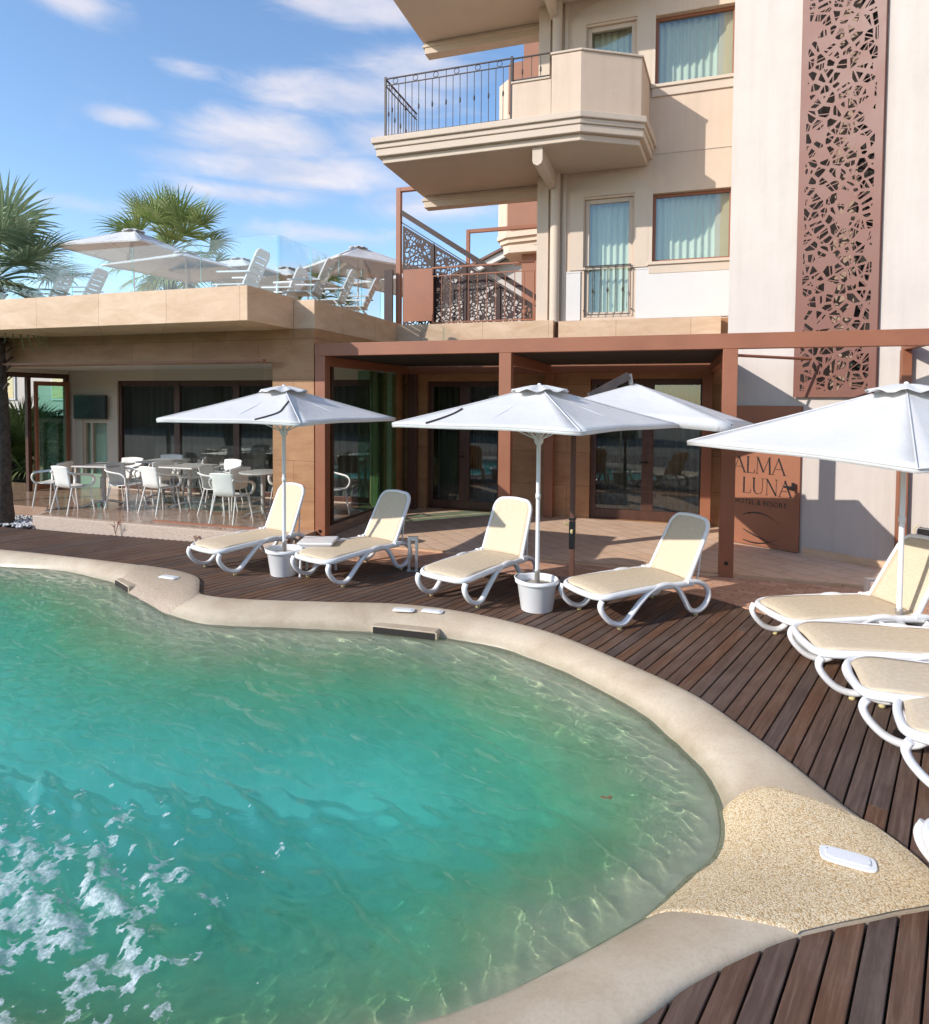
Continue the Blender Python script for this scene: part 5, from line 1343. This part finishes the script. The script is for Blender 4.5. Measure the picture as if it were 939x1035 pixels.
# white building beyond the lawn
WB=empty('white_house',(-30,24,0),'white house seen through the open doors beyond the palm shrub','house')
m=MB(); m.box(-40,-22,24,32,0,6); m.build('wall',M['cream'],WB)
for x in (-36,-32,-28.4,-25):
    m=MB(); m.box(x-.6,x+.6,23.93,23.99,2.0,3.6); wn=m.build('window_frame',M['white_panel'],WB); m=MB(); m.box(x-.5,x+.5,23.90,23.925,2.1,3.5); m.build('pane',M['glass_dark'],wn)
m=MB(); m.box(-40.5,-21.5,23.5,32.5,6.001,6.25); m.build('roof',M['roof'],WB)
# garden wall behind for the lower left
# ------------------------------------------------------------------ terrace parasols and chairs
PT=parasol(1.9,2.3,1.80,False,5)
tps=[((-12.91,13.0),4.03,-40,1.0,'white parasol on the roof terrace, highest of the left group'),
((-10.88,12.5),3.23,-52,1.0,'white parasol on the roof terrace, just below and right of the highest one'),
((-10.5,14.0),3.38,-45,.95,'white parasol on the roof terrace, behind the tilted deck chair at the slab corner'),
((-10.2,15.6),3.45,-50,.95,'low white parasol on the roof terrace behind the glass corner post'),
((-8.72,17.0),4.23,-78,1.05,'big white parasol on the roof terrace left of the pierced stair screen'),
((-8.3,20.0),4.2,-60,1.2,'white parasol half hidden behind the pierced stair screen')]
for i,((x,y),zb,a,sc_,lb) in enumerate(tps):
    o=PT if i==0 else copy_tree(PT); o.location=(x,y,zb if False else 3.6); o.rotation_euler=(0,0,R(a)); 
    top=(zb+2.3-3.6)/2.3; o.scale=(sc_*.92,sc_*.92,top); tag(o,lb,'parasol','parasols on the roof terrace')
def deckchair():
    root=empty('deck_chair',(0,0,0))
    m=MB(); a=R(68)
    T=lambda u,y,w=0:(u*math.cos(a)-w*math.sin(a),y,.36+u*math.sin(a)+w*math.cos(a))
    out=[]; Wd,L=.27,.78
    n=10
    poly=[(-Wd,0),(Wd,0),(Wd,L-.12)]+[(Wd-.12+.12*math.cos(t*PI/12),L-.12+.12*math.sin(t*PI/12)) for t in range(1,7)]+[(-Wd+.12-.12*math.sin(t*PI/12),L-.12+.12*math.cos(t*PI/12)) for t in range(0,7)]
    hl=[[(-.19,v),(.19,v),(.19,v+.018),(-.19,v+.018)] for v in (.12,.24,.36,.48,.60)]
    m=cut_sheet(poly,hl,lambda x,y,d:T(y,x,d),.03); m.build('backrest',M['white_plastic'],root)
    m=MB(); m.box(-.60,.02,-.28,.28,.33,.36); m.build('seat',M['white_plastic'],root,bevel=.01)
    for s in (-1,1):
        g=MB(); g.tube([(-.5,s*.27,.33),(-.62,s*.27,0)],.018,8); g.tube([(-.1,s*.27,.34),(.18,s*.27,0)],.018,8); g.build('leg_frame',M['white_plastic'],root)
        g=MB(); g.bar((-.5,s*.29,.60),(.14,s*.29,.60),.05,.03); g.build('armrest',M['white_plastic'],root)
    return root
D0=deckchair()
dcs=[(-10.75,9.0,20,'white deck chair on the roof terrace just right of the left palm'),(-9.95,9.0,20,'white deck chair on the roof terrace, second right of the left palm'),
(-6.28,8.62,10,'large white deck chair leaning back at the front corner of the roof terrace'),(-6.45,10.0,10,'white deck chair behind the glass corner post of the roof terrace'),
(-5.62,9.5,15,'white deck chair on the roof terrace, first right of the glass corner'),(-5.66,10.4,15,'white deck chair on the roof terrace, second right of the glass corner'),(-5.62,11.25,18,'white deck chair on the roof terrace nearest the stair screen')]
for i,(x,y,a,lb) in enumerate(dcs):
    o=D0 if i==0 else copy_tree(D0); o.location=(x,y,3.6); o.rotation_euler=(0,0,R(a)); o.scale=(.85,.85,.74); tag(o,lb,'deck chair','deck chairs on the roof terrace')
tt_=empty('terrace_table',(-6.6,10.3,3.6),'small white table among the deck chairs on the roof terrace','table')
m=MB(); m.box(-6.85,-6.35,10.05,10.55,4.18,4.21); m.build('tabletop',M['white_plastic'],tt_,bevel=.008)
for x in (-6.8,-6.4):
    for y in (10.1,10.5): m=MB(); m.tube([(x,y,3.6),(x,y,4.18)],.016,8); m.build('leg',M['white_plastic'],tt_)
# ------------------------------------------------------------------ palms
def fan_leaf(base,direction,stalk,rad,seed,mb_leaf,mb_stalk,droop=.35,nseg=34,roll=0,span=132):
    q=random.Random(seed); d=Vector(direction).normalized(); base=Vector(base)
    side=d.cross(Vector((0,0,1))); 
    if side.length<.05: side=Vector((1,0,0))
    side.normalize(); up=side.cross(d).normalized()
    up=(up*math.cos(roll)+side*math.sin(roll)).normalized(); side=d.cross(up).normalized()
    tip=base+d*stalk-Vector((0,0,.12*stalk))
    mb_stalk.tube(spline([tuple(base),tuple(base+d*stalk*.5+Vector((0,0,.03*stalk))),tuple(tip)],4),[.022]*5+[.015]*4,6)
    for i in range(nseg):
        a=(-1+2*i/(nseg-1))*R(span)+q.gauss(0,.03); L=rad*(.72+.28*math.cos(a*.55))*q.uniform(.88,1.05)
        dirn=(d*math.cos(a)+side*math.sin(a)+up*.18).normalized(); wv_=dirn.cross(up).normalized(); 
        w=rad*.034; pts=[]; p=tip.copy(); n=6; dr=droop*q.uniform(.7,1.3); cd=dirn.copy()
        for k in range(n+1):
            t=k/n; ww=w*(.35+1.1*t if t<.45 else (1.0-t)/.55*.85+.02)
            pts+=[tuple(p+wv_*ww+up*.012*ww/w),tuple(p-up*.006*0),tuple(p-wv_*ww+up*.012*ww/w)]
            cd=(cd+Vector((0,0,-1))*dr*t*.42).normalized(); p=p+cd*(L/n)
        f=[]
        for k in range(n):
            b=3*k; f+=[(b,b+3,b+4,b+1),(b+1,b+4,b+5,b+2)]
        mb_leaf.add(pts,f)
def palm(loc,h,rad,stalk,nleaf,label,seed,mat,el=(-35,85),trunk_r=.16,kind='palm_tree',grp=None,dead=3,span=132,nseg=34,lean=(0,0),bias=None):
    x,y,z=loc; q=random.Random(seed)
    root=empty(kind,loc,label,'palm',grp)
    t=MB(); n=26; pts=[];rs=[]
    for i in range(n+1):
        s=i/n; pts.append((x+lean[0]*s*s+.02*math.sin(s*6),y+lean[1]*s*s,z+h*s)); rs.append(trunk_r*(1.25-.35*min(1,s*6) if s<.17 else .92)*(1+.06*(i%2))*(1+.25*max(0,s-.85)/.15))
    t.tube(pts,rs,16); 
    top=Vector(pts[-1])
    for k in range(46):
        a=k*2.4; s=.55+.45*k/46 if h>2 else .2+.8*k/46; i=min(n,int(s*n)); c=Vector(pts[i]); r=rs[i]
        o=Vector((math.cos(a),math.sin(a),0)); t.bar(c+o*r*.7,c+o*(r+.10)+Vector((0,0,.14)),.05,.02)
    t.build('trunk',M['bark'],root)
    lv=MB();stk=MB();dl=MB()
    for k in range(nleaf):
        s=k/nleaf; e=R(el[1]+(el[0]-el[1])*s**.8)+q.gauss(0,.08); a=k*2.39996+q.gauss(0,.15)
        if bias is not None and q.random()<.35: a=bias+q.gauss(0,.5)
        d=(math.cos(a)*math.cos(e),math.sin(a)*math.cos(e),math.sin(e))
        fan_leaf(tuple(top+Vector((0,0,.15*(1-s)))),d,stalk*q.uniform(.85,1.1),rad*q.uniform(.85,1.1),seed*100+k,lv,stk,droop=.38+.55*s,roll=q.gauss(0,.5),span=span,nseg=nseg)
    for k in range(dead):
        a=q.random()*6.3; fan_leaf(tuple(top-Vector((0,0,.2))),(math.cos(a)*.6,math.sin(a)*.6,-.8),stalk*.6,rad*.7,seed*77+k,dl,stk,droop=.9)
    lv.build('crown',M[mat],root)
    stk.build('leaf_stalks',M['palm_dry'] if False else M[mat],root)
    if dead: dl.build('dead_leaves',M['palm_dry'],root)
palm((-10.68,7.88,0),4.1,1.05,1.0,28,'palm with grey-green fan leaves rising past the roof slab at the left edge',11,'palm_blue',el=(-40,80),trunk_r=.14,lean=(-.85,.55),dead=2)
palm((-14.5,16.0,0),6.5,1.1,1.15,32,'tall green fan palm behind the white parasols of the roof terrace',21,'palm',el=(-40,80),trunk_r=.2,dead=2,span=85,nseg=24)
palm((-11.6,20,0),5.6,.8,.7,18,'small fan palm beyond the glass corner of the roof terrace',31,'palm',el=(-30,85),trunk_r=.16,dead=1,span=90,nseg=26)
palm((-15.5,11.9,-.02),.45,1.0,.8,30,'bushy low fan palm on the lawn beyond the open doors',41,'palm',el=(-5,75),trunk_r=.16,kind='palm_shrub',dead=0)
palm((-20.5,13.3,-.02),.9,1.1,.8,28,'larger low fan palm farther back on the lawn',43,'palm',el=(-5,75),trunk_r=.16,kind='palm_shrub',dead=0)
palm((-10.3,8.0,0),0,0,0,0,'',0,'palm',dead=0) if False else None
# hedge
def hedge(name,x0,x1,y0,y1,z1,label,seed,n=9000):
    q=random.Random(seed); root=empty(name,((x0+x1)/2,(y0+y1)/2,0),label,'hedge')
    m=MB(); m.box(x0+.15,x1-.15,y0+.15,y1-.15,0,z1-.15); m.build('branches',M['hedge_stem'],root)
    m=MB()
    for i in range(n):
        f=q.choice('fftlrfb'); x=q.uniform(x0,x1);y=q.uniform(y0,y1);z=q.uniform(0,z1)
        d=abs(q.gauss(0,.09))
        if f=='f': y=y0+d
        elif f=='b': y=y1-d
        elif f=='t': z=z1-d+.05*math.sin(x*3)
        elif f=='l': x=x0+d
        else: x=x1-d
        a=q.random()*6.3;b=q.uniform(-.9,.9); l=q.uniform(.05,.10); u=Vector((math.cos(a)*math.cos(b),math.sin(a)*math.cos(b),math.sin(b)))*l; w=u.cross(Vector((q.random()-.5,q.random()-.5,1))).normalized()*l*.45; c=Vector((x,y,z))
        m.add([tuple(c-u*.5),tuple(c+w),tuple(c+u*.5),tuple(c-w)],[(0,1,2,3)])
    m.build('foliage',M['hedge'],root)
hedge('hedge',-27,-13.6,13.4,14.6,1.75,'dark clipped hedge across the back of the lawn',5,14000)

hedge('reflection_hedge',-60,-2,-17,-15.5,5.0,'tall unseen hedge behind the camera, added for the glass to reflect',8,9000)  # unseen hedges, added so the panes have something to reflect
hedge('reflection_hedge',2,60,-17,-15.5,4.2,'lower unseen hedge behind the camera, added for the glass to reflect',9,9000)
# ------------------------------------------------------------------ sky, sun, camera
SUN_EL,SUN_DIR=R(27.0),Vector((1,1,0)).normalized()
wd_=bpy.data.worlds.new('World'); scn.world=wd_; wd_.use_nodes=True; wt=NT('w',world=wd_)
sky=wt.n('ShaderNodeTexSky',sky_type='NISHITA'); sky.sun_disc=False; sky.sun_elevation=SUN_EL; sky.sun_rotation=R(225); sky.altitude=50; sky.air_density=1.0; sky.dust_density=.35; sky.ozone_density=2.6
tc=wt.n('ShaderNodeTexCoord'); sp=wt.n('ShaderNodeSeparateXYZ'); wt.l(tc.outputs['Generated'],sp.inputs[0])
az=wt.math('MULTIPLY',wt.math('ARCTAN2',sp.outputs[0],sp.outputs[1]),57.2958); elv=wt.math('MULTIPLY',wt.math('ARCSINE',sp.outputs[2]),57.2958)
cb=wt.n('ShaderNodeCombineXYZ'); wt.l(wt.math('MULTIPLY',az,.10),cb.inputs[0]); wt.l(wt.math('MULTIPLY_ADD',elv,.30,wt.math('MULTIPLY',az,.015)),cb.inputs[1])
n1=wt.noise(cb.outputs[0],1.3,9,.60,dist=.6); n2=wt.noise(cb.outputs[0],.35,4,.5)
acc=None
for (a0,e0,ra,re,s) in [(-28,24.6,9.5,1.7,1.0),(-22,26.5,7,2.0,.8),(-34.5,20.8,8.5,2.1,.95),(-31,18.6,11,1.7,.95),(-45.1,20.8,3.2,.8,.8),(-27,30.5,9,1.6,1.0),(-49,27.3,3.5,1.1,.9),(-36,16.6,9,1.0,.75),(-30,14.0,8,1.0,.65),(-40.5,24.6,3.5,.8,.55),(-21,16.3,8,1.6,.7),(-46,14.5,9,.8,.4),(-24,21.5,9,1.6,.8),(-33,11.0,12,.9,.4),(10,20,20,4,.8),(60,25,25,5,.9),(120,22,20,5,.8),(-120,30,30,6,.9),(-80,18,14,2.5,.7),(170,35,30,6,.8)]:
    dx=wt.math('DIVIDE',wt.math('SUBTRACT',az,a0),ra); dy=wt.math('DIVIDE',wt.math('SUBTRACT',elv,e0),re)
    g=wt.math('EXPONENT',wt.math('MULTIPLY',wt.math('ADD',wt.math('MULTIPLY',dx,dx),wt.math('MULTIPLY',dy,dy)),-1)); g=wt.math('MULTIPLY',g,s)
    acc=g if acc is None else wt.math('MAXIMUM',acc,g)
cm=wt.math('ADD',wt.math('MULTIPLY',acc,1.0),wt.math('MULTIPLY_ADD',n1,1.15,-.70))
mask=wt.ramp(cm,[(.02,(0,0,0)),(.85,(1,1,1))],'EASE'); 
haze_=wt.ramp(elv,[(0,(1,1,1)),(1,(0,0,0))])
shade=wt.noise(cb.outputs[0],1.6,4,.5)
ccol=wt.ramp(shade,[(.35,(2.9,3.1,3.8)),(.65,(4.5,4.15,4.2))])
hs=wt.n('ShaderNodeHueSaturation'); hs.inputs['Saturation'].default_value=1.04; hs.inputs['Value'].default_value=1.12; wt.l(sky.outputs[0],hs.inputs['Color'])
skyc=wt.mix(wt.math('MULTIPLY',mask,.80),hs.outputs[0],ccol)
bg=wt.n('ShaderNodeBackground'); wt.l(skyc,bg.inputs[0]); bg.inputs[1].default_value=.15
o=wt.n('ShaderNodeOutputWorld'); wt.l(bg.outputs[0],o.inputs[0])
sd=bpy.data.lights.new('sun','SUN'); sd.energy=2.95; sd.angle=R(.53); sd.color=(1.0,.95,.89); sd.cycles.is_caustics_light=True
so=bpy.data.objects.new('sun',sd); col.objects.link(so); so.location=(-20,-20,20)
dv=Vector((SUN_DIR.x*math.cos(SUN_EL),SUN_DIR.y*math.cos(SUN_EL),-math.sin(SUN_EL))); so.rotation_euler=dv.to_track_quat('-Z','Y').to_euler()

cam=bpy.data.cameras.new('camera'); co=bpy.data.objects.new('camera',cam); col.objects.link(co); scn.camera=co
F,XP,YP=656.,463.,429.5; yaw,pit,rol=R(18.38),R(2.12),R(.376)
fwd=Vector((-math.sin(yaw)*math.cos(pit),math.cos(yaw)*math.cos(pit),-math.sin(pit))); rt=Vector((math.cos(yaw),math.sin(yaw),0)); up=rt.cross(fwd)
rt2=math.cos(rol)*rt+math.sin(rol)*up; up2=-math.sin(rol)*rt+math.cos(rol)*up
co.matrix_world=Matrix(((rt2.x,up2.x,-fwd.x,0),(rt2.y,up2.y,-fwd.y,0),(rt2.z,up2.z,-fwd.z,2.1),(0,0,0,1)))
cam.sensor_fit='HORIZONTAL'; cam.sensor_width=36; cam.lens=F/939*36; cam.shift_x=(469.5-XP)/939; cam.shift_y=-(517.5-YP)/939; cam.clip_start=.05; cam.clip_end=1500
scn.render.engine='CYCLES'; cy=scn.cycles
cy.use_denoising=True
try: cy.denoiser='OPENIMAGEDENOISE'
except Exception: pass
cy.max_bounces=9; cy.diffuse_bounces=3; cy.glossy_bounces=4; cy.transmission_bounces=6; cy.transparent_max_bounces=14; cy.volume_bounces=0
cy.sample_clamp_indirect=6; cy.caustics_reflective=False; cy.caustics_refractive=True; cy.blur_glossy=.3
cy.use_adaptive_sampling=True; cy.adaptive_threshold=.02
vs=scn.view_settings; vs.view_transform='Standard'; vs.look='None'; vs.exposure=.62; vs.gamma=1; vs.use_curve_mapping=False
